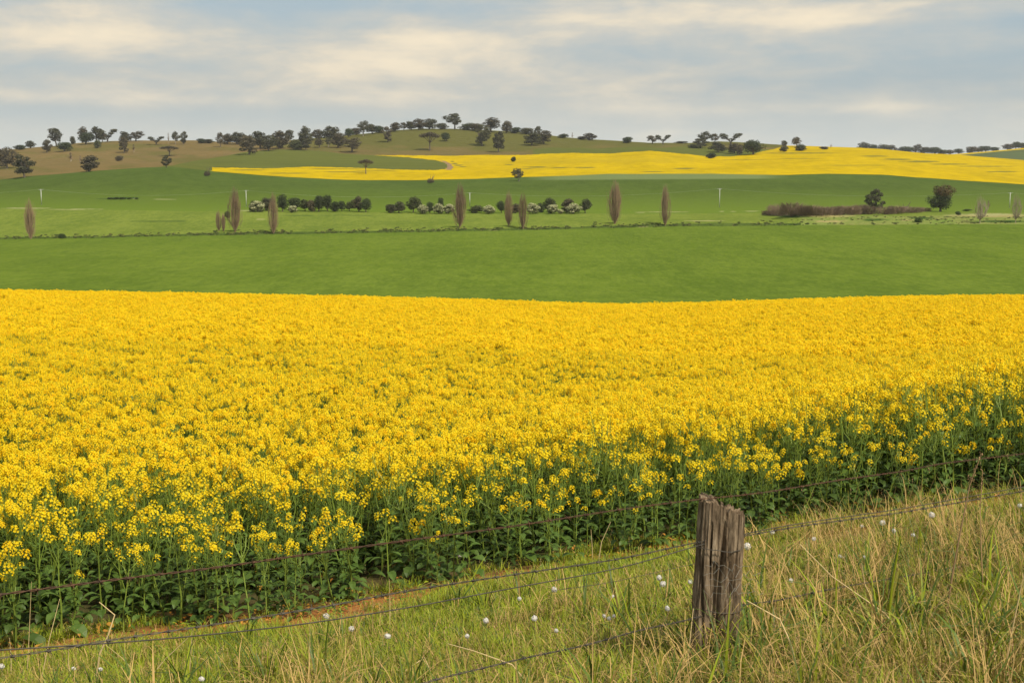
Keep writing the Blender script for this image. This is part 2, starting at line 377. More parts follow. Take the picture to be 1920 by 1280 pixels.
for (x0_, r0_, x1_, r1_, w_) in ((0, 480, 700, 489, .9), (520, 487, 960, 506, 1.0), (380, 462, 900, 470, .6), (560, 497, 1300, 520, .6), (1300, 470, 1920, 478, .7), (1100, 528, 1920, 515, .8), (1650, 520, 1920, 525, 1.2), (0, 455, 960, 448, .5), (900, 450, 1920, 440, .5), (0, 515, 500, 520, .6)):
    row_ = np.maximum(row_, np.exp(-((PR - (r0_ + (r1_ - r0_) * (PX - x0_) / (x1_ - x0_)) - 3 * (fbm(PX / 90, PX * 0, 15) - .5)) / w_) ** 2) * (PX > x0_) * (PX < x1_) * np.clip((fbm(PX / 25, PR / 3, 16) - .3) * 3, 0, 1))
row_ = np.maximum(row_, .7 * np.clip((fbm(PX / 180, PR / 2.2, 21) - .5) * 3, 0, 1))
M_green = mat('lower_crop_green', (.138, .190, .026), spec=0.0, nscale=[.03, .35, 1.2], col2=(.086, .132, .018), mapscale=(1, .30, 1), ndet=6, blend=(.42, .58), attr=(('rowtone', (.09, .145, .014)),), bump=(.8, .35))
M_green2 = mat('middle_crop_green', (.170, .212, .036), spec=0.0, nscale=[.04, .3, 1.0], col2=(.108, .152, .024), mapscale=(1, .35, 1), ndet=6, blend=(.42, .58), attr=(('dark', (.05, .085, .02)), ('pale', (.42, .37, .19))), bump=(.8, .3))
M_green3 = mat('upper_crop_green', (.080, .118, .022), spec=0.0, nscale=[.012, .12, .5], col2=(.056, .087, .016), mapscale=(1, .4, 1), ndet=6, blend=(.42, .58), attr=(('lime', (.115, .168, .022)), ('wedge', (.16, .20, .075)), ('dark', (.028, .055, .02)), ('pale', (.36, .34, .18))), bump=(.4, .4))
M_ditch = mat('rank_ditch_grass', (.040, .068, .014), spec=0.0, nscale=[.12, .7], col2=(.10, .14, .028), ndet=6, attr=(('pale', (.40, .35, .18)),), bump=(.7, 1.0))
M_rough = mat('rough_pasture', (.13, .20, .035), spec=0.0, nscale=[.06, .4], col2=(.22, .22, .07), ndet=7, attr=(('dark', (.045, .085, .018)), ('pale', (.36, .28, .13))), bump=(.4, 1.0))
M_hill = mat('dry_hill_grass', (.185, .130, .050), spec=0.0, nscale=[.008, .05], col2=(.140, .106, .040), ndet=8, attr=(('flush', (.105, .102, .026)),), bump=(.08, 2.5))
M_pad = mat('grazed_paddock', (.115, .128, .026), spec=0.0, nscale=[.01, .07], col2=(.086, .100, .022), ndet=7, mapscale=(.4, 1, 1), bump=(.1, 1.5))
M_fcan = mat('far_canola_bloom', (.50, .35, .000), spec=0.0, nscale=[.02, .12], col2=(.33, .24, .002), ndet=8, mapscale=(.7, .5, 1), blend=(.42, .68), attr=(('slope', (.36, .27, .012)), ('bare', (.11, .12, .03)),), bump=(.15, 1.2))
M_fgrn = mat('distant_hill_green', (.085, .115, .04), spec=0.0, nscale=[.01, .05], col2=(.07, .09, .035), ndet=6)
defs = [(0, 'green_field', M_green, 'flat bright green cereal field filling the valley below the ditch', 'field'),
        (1, 'ditch_bank', M_ditch, 'dark overgrown ditch line where the bare poplars stand', 'ditch'),
        (2, 'green_field', M_green2, 'narrow pale green strip between the poplar line and the shrub belt', 'field'),
        (3, 'rough_ground', M_rough, 'lumpy rough pasture with a mound and bare dirt at the right', 'pasture'),
        (4, 'green_field', M_green3, 'darker green crop slope behind the shrub belt and power poles', 'field'),
        (5, 'hill', M_hill, 'brown grassy hill carrying the scattered gum trees', 'hill'),
        (10, 'dirt_track', mat('track_earth', (.27, .165, .085), nscale=.1, col2=(.20, .13, .07)), 'curved brown dirt track between the green tongue and the canola', 'track'),
        (6, 'paddock', M_pad, 'olive green grazed slope between brown hill and far canola', 'paddock'),
        (7, 'canola_field', M_fcan, 'far bright yellow canola field draped over the rising slope', 'field'),
        (8, 'hill', M_fgrn, 'dark green distant hillside at the right edge', 'hill'),
        (9, 'canola_field', M_fcan, 'thin yellow canola strip on the distant right hilltop', 'field')]
lime = np.clip((360 - PR) / -40, 0, 1) * .8 + 0 * PX
A = {'bare': bare, 'pale': pale, 'dark': dark, 'flush': g2, 'wedge': wedge * .8, 'slope': slp, 'rowtone': row_ * .6, 'lime': np.clip((PR - 350) / 45, 0, 1)}
for zi, nm, mt, lb, ct in defs:
    k = zones == zi
    if not k.any(): continue
    use = {a: A[a] for a in (('bare', 'slope') if zi in (7, 9) else ('flush',) if zi == 5 else ('rowtone',) if zi == 0 else ('pale', 'dark', 'wedge', 'lime') if zi in (1, 2, 3, 4) else ())}
    tag(grid_mesh(nm, P3, mt, keep=k, attrs=use), lb, ct, kind='structure')

# ------------------------------------------------------------------ near ground
def axis(a, b, n): return np.linspace(a, b, n)
GX = np.concatenate([axis(-120, -16, 40)[:-1], axis(-16, 22, 230)[:-1], axis(22, 120, 40)])
GY = np.concatenate([axis(-30, 2, 14)[:-1], axis(2, 26, 150)[:-1], axis(26, 113, 80)])
XX, YY = np.meshgrid(GX, GY, indexing='ij')
EDGE = []                                   # front edge of the crop, found where the photo shows it
for p in ((-350, 1300), (0, 1228), (300, 1183), (600, 1143), (800, 1108), (1100, 1050), (1300, 1018), (1500, 988), (1700, 958), (1920, 928), (2200, 900)):
    x_, y_, z_ = near_hit(*p); EDGE.append((x_, y_))
EDGE = np.array(sorted(EDGE))
def edge_y(x):
    e = np.interp(x, EDGE[:, 0], EDGE[:, 1])
    return e + np.where(x < EDGE[0, 0], (x - EDGE[0, 0]) * .8, 0) + np.where(x > EDGE[-1, 0], (x - EDGE[-1, 0]) * .55, 0)
ZZ = h_near(XX, YY)
ed = YY - edge_y(XX)
soil = np.clip(1 - np.abs(ed + .1) / (.9 + .8 * (fbm(XX * 1.1, YY * 1.1, 6) - .5) + .7 * np.exp(-((XX + 1.6) / 1.3) ** 2)), 0, 1) ** .5
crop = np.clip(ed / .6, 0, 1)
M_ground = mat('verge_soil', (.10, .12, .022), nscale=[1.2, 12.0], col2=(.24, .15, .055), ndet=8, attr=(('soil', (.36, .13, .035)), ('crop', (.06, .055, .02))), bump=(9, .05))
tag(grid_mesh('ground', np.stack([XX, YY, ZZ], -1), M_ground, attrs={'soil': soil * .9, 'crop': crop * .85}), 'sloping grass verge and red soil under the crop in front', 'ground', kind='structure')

# ------------------------------------------------------------------ tree prototypes (unit height, unit width)
M_bark = mat('gum_bark', (.16, .13, .10), nscale=6.0, col2=(.09, .07, .055))
M_pbark = mat('pale_gum_bark', (.34, .30, .25), nscale=6.0, col2=(.18, .15, .12))
def leafmat(n, c, c2, rnd=.18): return mat(n, c, rough=.7, spec=.25, trans=.18, nscale=5.0, col2=c2, rnd=rnd)
M_gum = leafmat('gum_leaves', (.088, .086, .040), (.055, .058, .027))
M_gum2 = leafmat('brownish_gum_leaves', (.115, .094, .050), (.070, .060, .032))
M_dense = leafmat('dense_dark_leaves', (.058, .078, .022), (.034, .048, .015))
M_olive = leafmat('olive_leaves', (.085, .095, .030), (.050, .060, .022))
M_cream = leafmat('cream_blossom', (.66, .63, .38), (.40, .42, .20), .1)
M_brownleaf = leafmat('budding_brown_leaves', (.13, .085, .032), (.075, .062, .022))
M_twig = mat('bare_brown_twigs', (.29, .20, .12), nscale=4.0, col2=(.19, .135, .08), rnd=.12)
M_ptwig = mat('pale_bare_twigs', (.36, .30, .22), nscale=4.0, col2=(.25, .20, .14))
M_rtwig = mat('reddish_bare_twigs', (.235, .165, .11), nscale=4.0, col2=(.155, .11, .075), rnd=.12)
PROTO = {}
def clumps(mb, rng, cs, n, size, mat_i=0, flat=.7):
    tot = sum(r ** 2 for _, r in cs)
    for c, r in cs:
        for _ in range(int(n * r * r / tot)):
            v = Vector((rng.gauss(0, 1), rng.gauss(0, 1), rng.gauss(0, 1))).normalized()
            q = r * rng.uniform(.35, 1.0) ** .5 * rng.uniform(.8, 1.12)
            p = Vector(c) + Vector((v.x * q, v.y * q, v.z * q * flat))
            nn_ = v + Vector((rng.uniform(-.8, .8), rng.uniform(-.8, .8), rng.uniform(-.3, 1.0)))
            mb.leafquad(p, nn_, size * rng.uniform(.6, 1.4), rng, mat_i, rng.uniform(.5, 1))
def limbs(mb, rng, base_r, fork, tips, lean=0.0, k=5):
    f = Vector((lean, 0, fork)); b0 = Vector((0, 0, -.03))
    mb.tube([b0, Vector((lean * .3, 0, fork * .5)), f], [base_r * 1.25, base_r, base_r * .85], k)
    for c, r in tips:
        c = Vector(c); mid = (f * .55 + c * .45) + Vector((rng.uniform(-.03, .03), rng.uniform(-.03, .03), -.02))
        mb.tube([f - Vector((0, 0, .02)), mid, c], [base_r * .62, base_r * .40, base_r * .15], 4)
        for _ in range(2):
            e = c + Vector((rng.uniform(-1, 1), rng.uniform(-1, 1), rng.uniform(-.2, 1))) * r * .8
            mb.tube([mid, (mid + e) / 2 + Vector((0, 0, .01)), e], [base_r * .3, base_r * .2, base_r * .06], 3)
def norm(mbs):
    V = np.concatenate([np.array(m.v) for m in mbs]); 
    sx = .5 * (np.percentile(np.abs(V[:, 0]), 98) + np.percentile(np.abs(V[:, 1]), 98)) * 2; sz = np.percentile(V[:, 2], 99.6)
    for m in mbs: m.v = [(a / sx, b / sx, c / sz) for a, b, c in m.v]
def proto(key, seed, fork, tr, cs, leaf, n, size, bark, flat=.7, lean=0.0, blossom=None, second=None):
    rng = random.Random(seed); t = MB(); limbs(t, rng, tr, fork, cs, lean)
    c = MB(); clumps(c, rng, cs, n, size, 0, flat)
    mbs = [(t, 'trunk', bark), (c, 'crown', leaf)]
    if blossom:
        b = MB(); clumps(b, rng, [((x, y, z + r * .35), r * .95) for (x, y, z), r in cs], blossom, size * .9, 0, .75); mbs.append((b, 'blossom', M_cream))
    if second:
        b = MB(); clumps(b, rng, second[0], second[1], size, 0, flat); mbs.append((b, 'upper_crown', M_brownleaf))
    norm([m[0] for m in mbs]); parts = [(nm, m.mesh(nm, mt)) for m, nm, mt in mbs]
    PROTO.setdefault(key, []).append(parts)
def rnd_clumps(seed, k, zlo, zhi, wr, rlo, rhi, top=None):
    rng = random.Random(seed); out = []; sx_, sy_ = rng.uniform(-.10, .10), rng.uniform(-.10, .10)
    for i in range(k):
        a = 6.283 * (i * .382 + rng.uniform(-.06, .06)); z = zlo + (zhi - zlo) * ((i + .5) / k) + rng.uniform(-.04, .04)
        rr = wr * rng.uniform(.45, 1.0) * (math.sin(min(1, max(0, (z - zlo) / (zhi - zlo + 1e-6))) * 2.3 + .55) * .9)
        rr *= rng.uniform(.75, 1.25); out.append(((rr * math.cos(a) + sx_ * z, rr * math.sin(a) + sy_ * z, z), rng.uniform(rlo, rhi)))
    return out
for i in range(6):      # open gums: clusters held on forked limbs, gaps of sky between
    proto('gum', 100 + i, .34 + .03 * i, .028, rnd_clumps(200 + i, 12 + i % 3, .34, .88, .33, .10, .18), M_gum if i % 2 == 0 else M_gum2, 1500, .050, M_bark if i % 2 else M_pbark, .75, lean=(-.05, .06, 0, .03, -.03, .08)[i])
for i in range(6):      # full gums
    proto('full', 300 + i, .26, .034, rnd_clumps(400 + i, 15, .20, .86, .34, .12, .20), M_gum if i % 2 else M_gum2, 2200, .055, M_bark, .8)
for i in range(3):      # tiered tall gums with lower boughs
    proto('tier', 500 + i, .22, .030, rnd_clumps(600 + i, 11, .20, .88, .34, .11, .19), M_gum2 if i % 2 else M_gum, 1900, .052, M_bark, .7, lean=.03)
for i in range(3):      # round dense
    proto('round', 700 + i, .18, .035, rnd_clumps(800 + i, 12, .30, .78, .30, .20, .26), M_dense, 2400, .055, M_bark, .85)
for i in range(4):      # bushes down to the ground
    proto('bush', 900 + i, .10, .025, rnd_clumps(950 + i, 13, .15, .76, .36, .18, .26), (M_dense, M_gum, M_olive, M_gum2)[i], 2000, .065, M_bark, .8)
for i in range(3): proto('cream', 1000 + i, .10, .025, rnd_clumps(1050 + i, 13, .16, .74, .38, .17, .25), M_olive, 1300, .06, M_bark, .8, blossom=1500)
proto('olive', 1100, .22, .03, rnd_clumps(1101, 12, .32, .82, .33, .16, .24), M_olive, 2200, .055, M_bark, .85)
proto('umbrella', 1200, .42, .030, [((x, y, .70 + .14 * (1 - abs(x) * 2)), .17) for x, y in ((-.34, 0), (-.18, .2), (-.16, -.2), (0, 0), (.02, .3), (.02, -.3), (.18, .18), (.2, -.18), (.34, .02))], M_gum2, 1500, .05, M_bark, .6)
proto('vee', 1300, .26, .035, [((-.26, 0, .76), .19), ((-.20, .1, .58), .15), ((-.30, 0, .88), .12), ((.26, .05, .84), .17), ((.18, -.08, .66), .14), ((.03, 0, .46), .14), ((.34, 0, .90), .10)], M_gum, 1300, .05, M_bark, .8)
cs_ = rnd_clumps(1401, 14, .22, .62, .36, .17, .24)
proto('oak', 1400, .18, .040, cs_, M_dense, 3600, .036, M_bark, .8, second=([((x * 1.05 + .04, y, z + .16), r) for (x, y, z), r in rnd_clumps(1402, 11, .48, .76, .36, .13, .19)], 2600))
M_scrub = leafmat('green_scrub_leaves', (.075, .115, .022), (.050, .080, .015))
for i in range(2): proto('scrub', 1450 + i, .10, .02, rnd_clumps(1460 + i, 13, .15, .76, .36, .18, .26), M_scrub, 1300, .08, M_bark, .8)
def twiggy(key, seed, n, m_, spread, h0, upright, tr, thick, trunkm):
    rng = random.Random(seed); t = MB(); c = MB()
    t.tube([(0, 0, -.03), (0.01, 0, .12), (0, .01, .45), (0, 0, .75)], [tr * 1.3, tr, tr * .7, tr * .2], 6)
    lim = [(6.283 * j / 9 + rng.uniform(-.3, .3), rng.uniform(.35, 1.0), rng.uniform(.70, 1.0)) for j in range(13)]
    for la, lr, lh in lim:
        q = [Vector((math.cos(la), math.sin(la), 0)) * spread * lr * f_ + Vector((0, 0, h0 * .5 + (lh * .9 - h0 * .5) * z_)) for f_, z_ in ((0, 0), (.55, .28), (.75, .6), (.35 * (1.6 - lh), 1))]
        c.tube(q, [thick * 2.6, thick * 2, thick * 1.3, thick * .5], 4)
        for _ in range(n // 16):
            z_ = rng.uniform(.12, .95); k_ = min(2, int(z_ * 3)); p = q[k_].lerp(q[k_ + 1], z_ * 3 - k_ if k_ < 2 else z_ * 3 - 2)
            a = rng.uniform(0, 6.283); l = rng.uniform(.06, .17); d_ = Vector((math.cos(a) * spread * .55, math.sin(a) * spread * .55, 1)) * l
            c.tube([p, p + d_ * .5, p + d_ + Vector((0, 0, l * .2))], [thick * .9, thick * .7, thick * .25], 3)
    for i in range(n // 5):
        a = rng.uniform(0, 6.283); z0 = rng.uniform(h0, .80) ** 1.1; le = rng.uniform(.16, .36) * (1.1 - z0 * .45)
        zt = min(1.0, z0 + le); rr = spread * rng.uniform(.1, 1.0) * max(.03, math.sin(math.pi * min(.99, zt * .93 + .03))) ** .75
        p0 = Vector((0, 0, z0 * .8)) + Vector((math.cos(a), math.sin(a), 0)) * rr * rng.uniform(.0, .7)
        p2 = Vector((rr * math.cos(a), rr * math.sin(a), min(1.0, z0 + le)))
        p1 = (p0 + p2) / 2 + Vector((math.cos(a), math.sin(a), 0)) * spread * .12
        c.tube([p0, p1, p2], [thick, thick * .7, thick * .25], 3)
    norm([t, c]); PROTO.setdefault(key, []).append([('trunk', t.mesh('trunk', trunkm)), ('crown', c.mesh('crown', m_))])
for i in range(3): twiggy('poplar', 1500 + i, 850, M_twig, .46, .04, 1, .035, .0060, M_twig)
twiggy('doublepoplar', 1510, 950, M_twig, .46, .05, 1, .03, .0062, M_twig)
twiggy('paletwig', 1520, 360, M_ptwig, .44, .25, 1, .02, .0045, M_ptwig)
for i in range(3):      # multi-stemmed leafless shrubs
    rng = random.Random(1600 + i); t = MB(); c = MB()
    for _ in range(14):
        a = rng.uniform(0, 6.283); r = rng.uniform(.02, .30); t.tube([(r * .3 * math.cos(a), r * .3 * math.sin(a), -.05), (r * math.cos(a), r * math.sin(a), .35)], [.018, .010], 4)
    for _ in range(800):
        a = rng.uniform(0, 6.283); r = rng.uniform(0, 1) ** .5 * .45; z0 = rng.uniform(.02, .72) * (1 - r * .5); le = rng.uniform(.12, .30)
        d = Vector((math.cos(a) * .5, math.sin(a) * .5, rng.uniform(.5, 1.2))).normalized() + Vector((rng.uniform(-.3, .3), rng.uniform(-.3, .3), 0))
        p0 = Vector((r * math.cos(a), r * math.sin(a), z0)); c.tube([p0, p0 + d * le * .5, p0 + d * le + Vector((0, 0, -.01))], [.0075, .0055, .002], 3)
    PROTO.setdefault('bareshrub', []).append([('stem', t.mesh('stem', M_rtwig)), ('twigs', c.mesh('twigs', M_rtwig))])
for i in range(2):      # dead or nearly leafless trees
    rng = random.Random(1700 + i); t = MB(); c = MB(); t.tube([(0, 0, -.03), (.02, 0, .3), (0, 0, .6), (.02, 0, .95)], [.045, .035, .02, .006], 5)
    for _ in range(70):
        z0 = rng.uniform(.2, .85); a = rng.uniform(0, 6.283); l = rng.uniform(.15, .4) * (1.15 - z0)
        p = Vector((0, 0, z0)); q = p + Vector((math.cos(a) * l, math.sin(a) * l, l * rng.uniform(.4, 1.2))); c.tube([p, (p + q) / 2, q], [.012, .009, .003], 3)
    PROTO.setdefault('dead', []).append([('trunk', t.mesh('trunk', M_ptwig)), ('branches', c.mesh('branches', M_rtwig))])
rng = random.Random(5); t = MB(); c = MB(); t.tube([(0, 0, -.03), (0, 0, .3)], [.05, .04], 5)
for a, l in ((.3, .9), (1.2, .95), (2.4, .7), (4, .85), (5.3, .7)):
    c.tube([(0, 0, .2), (math.cos(a) * .2 + .1, math.sin(a) * .1, .6), (math.cos(a) * .28 + .2, math.sin(a) * .1, l)], [.03, .02, .006], 4)
b = MB(); clumps(b, rng, [((-.12, 0, .28), .28), ((.12, .05, .25), .24), ((-.2, -.05, .2), .2)], 900, .07)
PROTO['spiky'] = [[('trunk', t.mesh('trunk', M_bark)), ('branches', c.mesh('branches', M_bark)), ('crown', b.mesh('crown', M_gum2))]]
NAMES = {'gum': ('gum_tree', 'tree'), 'full': ('gum_tree', 'tree'), 'tier': ('gum_tree', 'tree'), 'round': ('round_tree', 'tree'), 'bush': ('bush', 'bush'), 'cream': ('flowering_shrub', 'shrub'),
         'olive': ('olive_green_tree', 'tree'), 'umbrella': ('umbrella_tree', 'tree'), 'vee': ('gum_tree', 'tree'), 'oak': ('broad_tree', 'tree'), 'poplar': ('poplar_tree', 'tree'), 'doublepoplar': ('poplar_tree', 'tree'),
         'paletwig': ('bare_sapling', 'tree'), 'bareshrub': ('bare_shrub', 'shrub'), 'scrub': ('bush', 'bush'), 'dead': ('dead_tree', 'tree'), 'spiky': ('dead_topped_shrub', 'shrub')}
made = {}; cnt = {}
def place(kind, px, base, top, wpx, label, group=None, d=None):
    u, tb = ut(px, base); u = float(u)
    if d is None: x, y, z = far_hit(px, base)
    else: x, y, z = u * d, d, far_z(u, d)
    _, tt = ut(px, top); h = max(float(tt) * y - z, 1.2); wd = wpx / F * y
    k = cnt.get(kind, 0); cnt[kind] = k + 1; vi = k % len(PROTO[kind]); key = (kind, vi)
    if key not in made:
        r = empty(NAMES[kind][0])
        for pn, me in PROTO[kind][vi]:
            o = bpy.data.objects.new(pn, me); COL.objects.link(o); o.parent = r
        made[key] = r
    else: r = copy_tree(made[key])
    r.location = (x, y, z - .02 * h); k_w = {'poplar': .86, 'doublepoplar': .86, 'oak': .74, 'paletwig': .85}.get(kind, 1.08); r.scale = (wd * k_w, wd * k_w, h * 1.03)
    rr = random.Random(int(px * 7 + base * 13)).uniform(0, 6.283) if kind not in ('vee', 'oak', 'spiky', 'umbrella') else 0.0
    r.rotation_euler = (0, 0, rr)
    for a in ('group',): 
        if a in r: del r[a]
    tag(r, label, NAMES[kind][1], group); return r

LH, MH, RH = 'gum trees on the left brown hill', 'gum trees along the middle hilltop', 'trees on the right skyline'
T = [
('full', 13, 316, 277, 36, 'large gum cut by the left edge of the photo at the hill foot', LH),
('tier', 46, 333, 291, 36, 'dark ragged gum at the foot of the brown hill beside the leftmost big gum', LH),
('bush', 39, 281, 272, 20, 'low grey bush on the skyline near the left edge', LH),
('full', 57, 278, 264, 15, 'small round gum on the skyline, second plant from the left edge there', LH),
('full', 88, 286, 262, 18, 'small gum just below the skyline left of the tall slender gum', LH),
('gum', 106, 275, 241, 30, 'tall slender gum with wide crown and clear trunk on the left skyline', LH),
('round', 121, 284, 267, 25, 'round dark bush at the foot of the tall slender left gum', LH),
('bush', 136, 271, 256, 10, 'small pale shrub on the skyline right of the tall slender left gum', LH),
('gum', 154, 264, 238, 18, 'thin topped gum rising behind a dense round tree on the left skyline', LH),
('round', 161, 271, 249, 25, 'dense round dark tree at the left of the five tree skyline cluster', LH),
('gum', 181, 269, 238, 22, 'tall gum in the middle of the left skyline cluster', LH),
('full', 192, 266, 246, 16, 'smaller gum filling the gap inside the left skyline cluster', LH),
('vee', 202, 267, 242, 24, 'leaning forked gum at the right end of the left skyline cluster', LH),
('bush', 182, 278, 262, 12, 'little bush just below the left skyline cluster', LH),
('dead', 133, 303, 284, 24, 'bare greyish shrub halfway up the left brown hill', LH),
('full', 167, 322, 292, 34, 'dense dark gum alone at the foot of the left brown hill', LH),
('dead', 151, 306, 290, 12, 'thin brown sapling behind the dense lone gum on the left slope', LH),
('bush', 223, 302, 292, 14, 'small dark bush with a shadow in the middle of the brown slope', LH),
('tier', 233, 287, 258, 17, 'narrow drooping gum just below the skyline at the left hill', LH),
('full', 238, 266, 247, 22, 'left one of two gums touching on the skyline above the small slope bush', LH),
('gum', 255, 265, 246, 24, 'right one of two gums touching on the skyline above the small slope bush', LH),
('dead', 251, 286, 269, 15, 'leafless grey tree just below the two touching skyline gums', LH),
('vee', 293, 272, 256, 20, 'small forked gum standing alone on the skyline at the left hill', LH),
('dead', 316, 270, 247, 8, 'dead skinny tree left of the skyline pair of gums', LH),
('gum', 329, 270, 247, 15, 'left gum of the slim pair on the skyline', LH),
('tier', 344, 271, 247, 14, 'right gum of the slim pair on the skyline', LH),
('umbrella', 318, 293, 274, 30, 'flat topped dark tree on the brown slope above the field corner', LH),
('tier', 312, 315, 291, 16, 'narrow dark tree at the top edge of the green field below the flat topped tree', LH),
('spiky', 389, 331, 309, 15, 'brownish stunted tree at the left tip of the far canola', LH),
('bush', 379, 269, 260, 16, 'left one of two low shrubs on the bare skyline before the dense woods', LH),
('bush', 393, 269, 261, 16, 'right one of two low shrubs on the bare skyline before the dense woods', LH),
('gum', 413, 276, 249, 16, 'leftmost gum of the long wood along the skyline', MH),
('full', 427, 271, 251, 22, 'second gum of the long skyline wood from its left end', MH),
('full', 444, 271, 248, 27, 'broad dark gum in the left end of the long skyline wood', MH),
('full', 458, 271, 253, 20, 'gum behind the pale trunked front gum in the left wood', MH),
('tier', 467, 290, 256, 32, 'pale trunked gum standing in front of the left wood above a dark shadow', MH),
('full', 488, 279, 247, 37, 'biggest broad crown of the left skyline wood', MH),
('tier', 504, 283, 254, 28, 'gum in front of the biggest broad crown of the left wood', MH),
('full', 524, 279, 246, 30, 'dense gum right of the biggest broad crown in the left wood', MH),
('gum', 541, 270, 244, 22, 'gum with leaning top at the right end of the left wood', MH),
('bush', 556, 281, 262, 26, 'low spreading gum on the slope between the two halves of the wood', MH),
('full', 573, 276, 238, 26, 'tallest gum in the middle of the long skyline wood', MH),
('tier', 574, 282, 260, 18, 'small gum below the tallest one in the middle wood', MH),
('gum', 599, 277, 261, 16, 'little gum standing free on the slope in front of the middle wood', MH),
('full', 597, 263, 243, 24, 'gum with thin crown behind the free standing little gum', MH),
('full', 619, 264, 237, 29, 'broad dark gum of the middle wood above the slope', MH),
('gum', 616, 276, 258, 12, 'thin young gum on the slope between two larger gums', MH),
('full', 634, 277, 249, 27, 'large dark gum at the right end of the middle wood', MH),
('round', 654, 258, 241, 16, 'dark gum on the skyline directly left of the open crowned one', MH),
('gum', 660, 286, 258, 31, 'wide crowned gum standing alone on the slope above the upper paddock', MH),
('gum', 681, 255, 227, 24, 'open crowned gum rising above its neighbours left of the summit', MH),
('bush', 668, 253, 240, 18, 'low gum filling in left of the open crowned skyline gum', MH),
('full', 698, 251, 233, 20, 'first gum of the low row right of the open crowned one', MH),
('bush', 712, 250, 236, 18, 'second gum of the low row right of the open crowned one', MH),
('tier', 727, 267, 238, 17, 'slim gum on the green slope just below the skyline row', MH),
('full', 740, 247, 230, 20, 'dark rounded gum on the skyline left of the summit row', MH),
('gum', 757, 245, 230, 15, 'small thin gum between two dark ones on the summit row', MH),
('full', 771, 244, 228, 19, 'left gum of the dense summit row', MH),
('full', 785, 244, 223, 24, 'middle gum of the dense summit row', MH),
('full', 805, 243, 223, 26, 'right gum of the dense summit row with bright gaps under it', MH),
('bush', 830, 243, 231, 18, 'low scrub between the summit row and the tallest gum', MH),
('gum', 853, 243, 213, 33, 'tallest gum on the summit with an open rounded crown against the sky', MH),
('umbrella', 806, 283, 248, 32, 'layered gum on the slope below the summit with lower boughs', MH),
('round', 837, 265, 249, 16, 'small round dark green tree alone below the summit', MH),
('bush', 876, 244, 231, 30, 'low dark tree mass directly right of the tallest summit gum', MH),
('bush', 893, 246, 232, 22, 'dark crown rising behind the big slope gum right of the summit', MH),
('gum', 920, 248, 221, 31, 'rounded open gum on the skyline right of the summit', MH),
('tier', 904, 274, 234, 28, 'big heavy gum on the slope right of the summit', MH),
('tier', 934, 286, 247, 22, 'tall narrow gum on the slope with a bulge near the ground', MH),
('full', 949, 250, 227, 20, 'dark upright gum standing on the skyline right of the rounded open one', MH),
('bush', 966, 250, 239, 20, 'left half of the low scrub on the skyline falling to the right', MH),
('bush', 987, 252, 240, 24, 'right half of the low scrub on the skyline falling to the right', MH),
('gum', 1007, 256, 237, 14, 'thin topped gum behind the pair on the falling slope', MH),
('full', 997, 273, 248, 30, 'left gum of the pair on the falling slope', MH),
('tier', 1020, 271, 245, 24, 'right gum of the pair on the falling slope', MH),
('bush', 1055, 259, 251, 20, 'low flat clump on the skyline right of the pair of slope gums', RH),
('dead', 1073, 261, 247, 8, 'dead bare tree on the skyline between two low clumps', RH),
('bush', 1089, 262, 256, 13, 'low scrub beside the dead skyline tree', RH),
('full', 1105, 263, 250, 24, 'dark wide clump on the skyline right of the dead tree', RH),
('bush', 1175, 268.5, 257, 18, 'small dark pointed clump alone on the long falling skyline', RH),
('gum', 1223, 270, 254, 17, 'left of two small gums standing close on the bare skyline', RH),
('vee', 1243, 271, 253, 19, 'right of two small gums on the bare skyline with a forked crown', RH),
('bush', 1277, 269, 265, 22, 'thin strip of scrub on the skyline right of the two small gums', RH),
('gum', 1320, 272, 247, 25, 'tall gum at the left of the hollow clump above the canola', RH),
('gum', 1340, 268, 251, 17, 'smaller gum leaning against the tall one at the hollow clump', RH),
('tier', 1314, 278, 260, 27, 'dark gum with broad base at the left end of the hollow clump', RH),
('bush', 1302, 278, 270, 18, 'low bush at the far left end of the hollow clump', RH),
('vee', 1370, 272, 250, 28, 'open forked gum standing high behind the hollow clump', RH),
('full', 1347, 286, 266, 30, 'dense shaded tree in the middle of the hollow clump', RH),
('full', 1377, 288, 269, 28, 'dense shaded tree under the open forked gum', RH),
('bush', 1387, 290, 275, 12, 'narrow bush at the canola edge beside the hollow clump', RH),
('round', 1412, 290, 263, 33, 'big dense rounded tree right of the hollow clump at the canola edge', RH),
('bush', 1334, 297, 287, 18, 'single bush at the canola edge below the hollow clump', RH),
('gum', 1471, 278, 264, 14, 'small gum on the canola skyline above its own bush', RH),
('bush', 1471, 284.5, 274, 16, 'bush under the smaller of two gums on the canola skyline', RH),
('gum', 1494, 276, 257, 17, 'taller of two gums on the canola skyline with a round head', RH),
('bush', 1500, 283, 271, 21, 'bush under the taller of two gums on the canola skyline', RH),
('bush', 1546, 280.5, 275, 15, 'tiny dark bush on the canola skyline right of the two gums', RH),
('dead', 1558, 277, 270, 9, 'tiny leafless bush beyond the canola skyline', RH),
('umbrella', 686, 326, 299, 24, 'flat topped tree standing alone in the left part of the far canola', None),
('spiky', 808, 344, 324, 17, 'squat shrub with dead spikes at the lower edge of the far canola', None),
('bush', 963, 303.5, 294, 9, 'tiny bush inside the far canola field', None),
('gum', 973, 340, 316, 21, 'small gum with upswept crown on the line where canola meets green crop', None),
]
for t_ in T: place(*t_)
FD = 'distant trees behind the right canola crest'
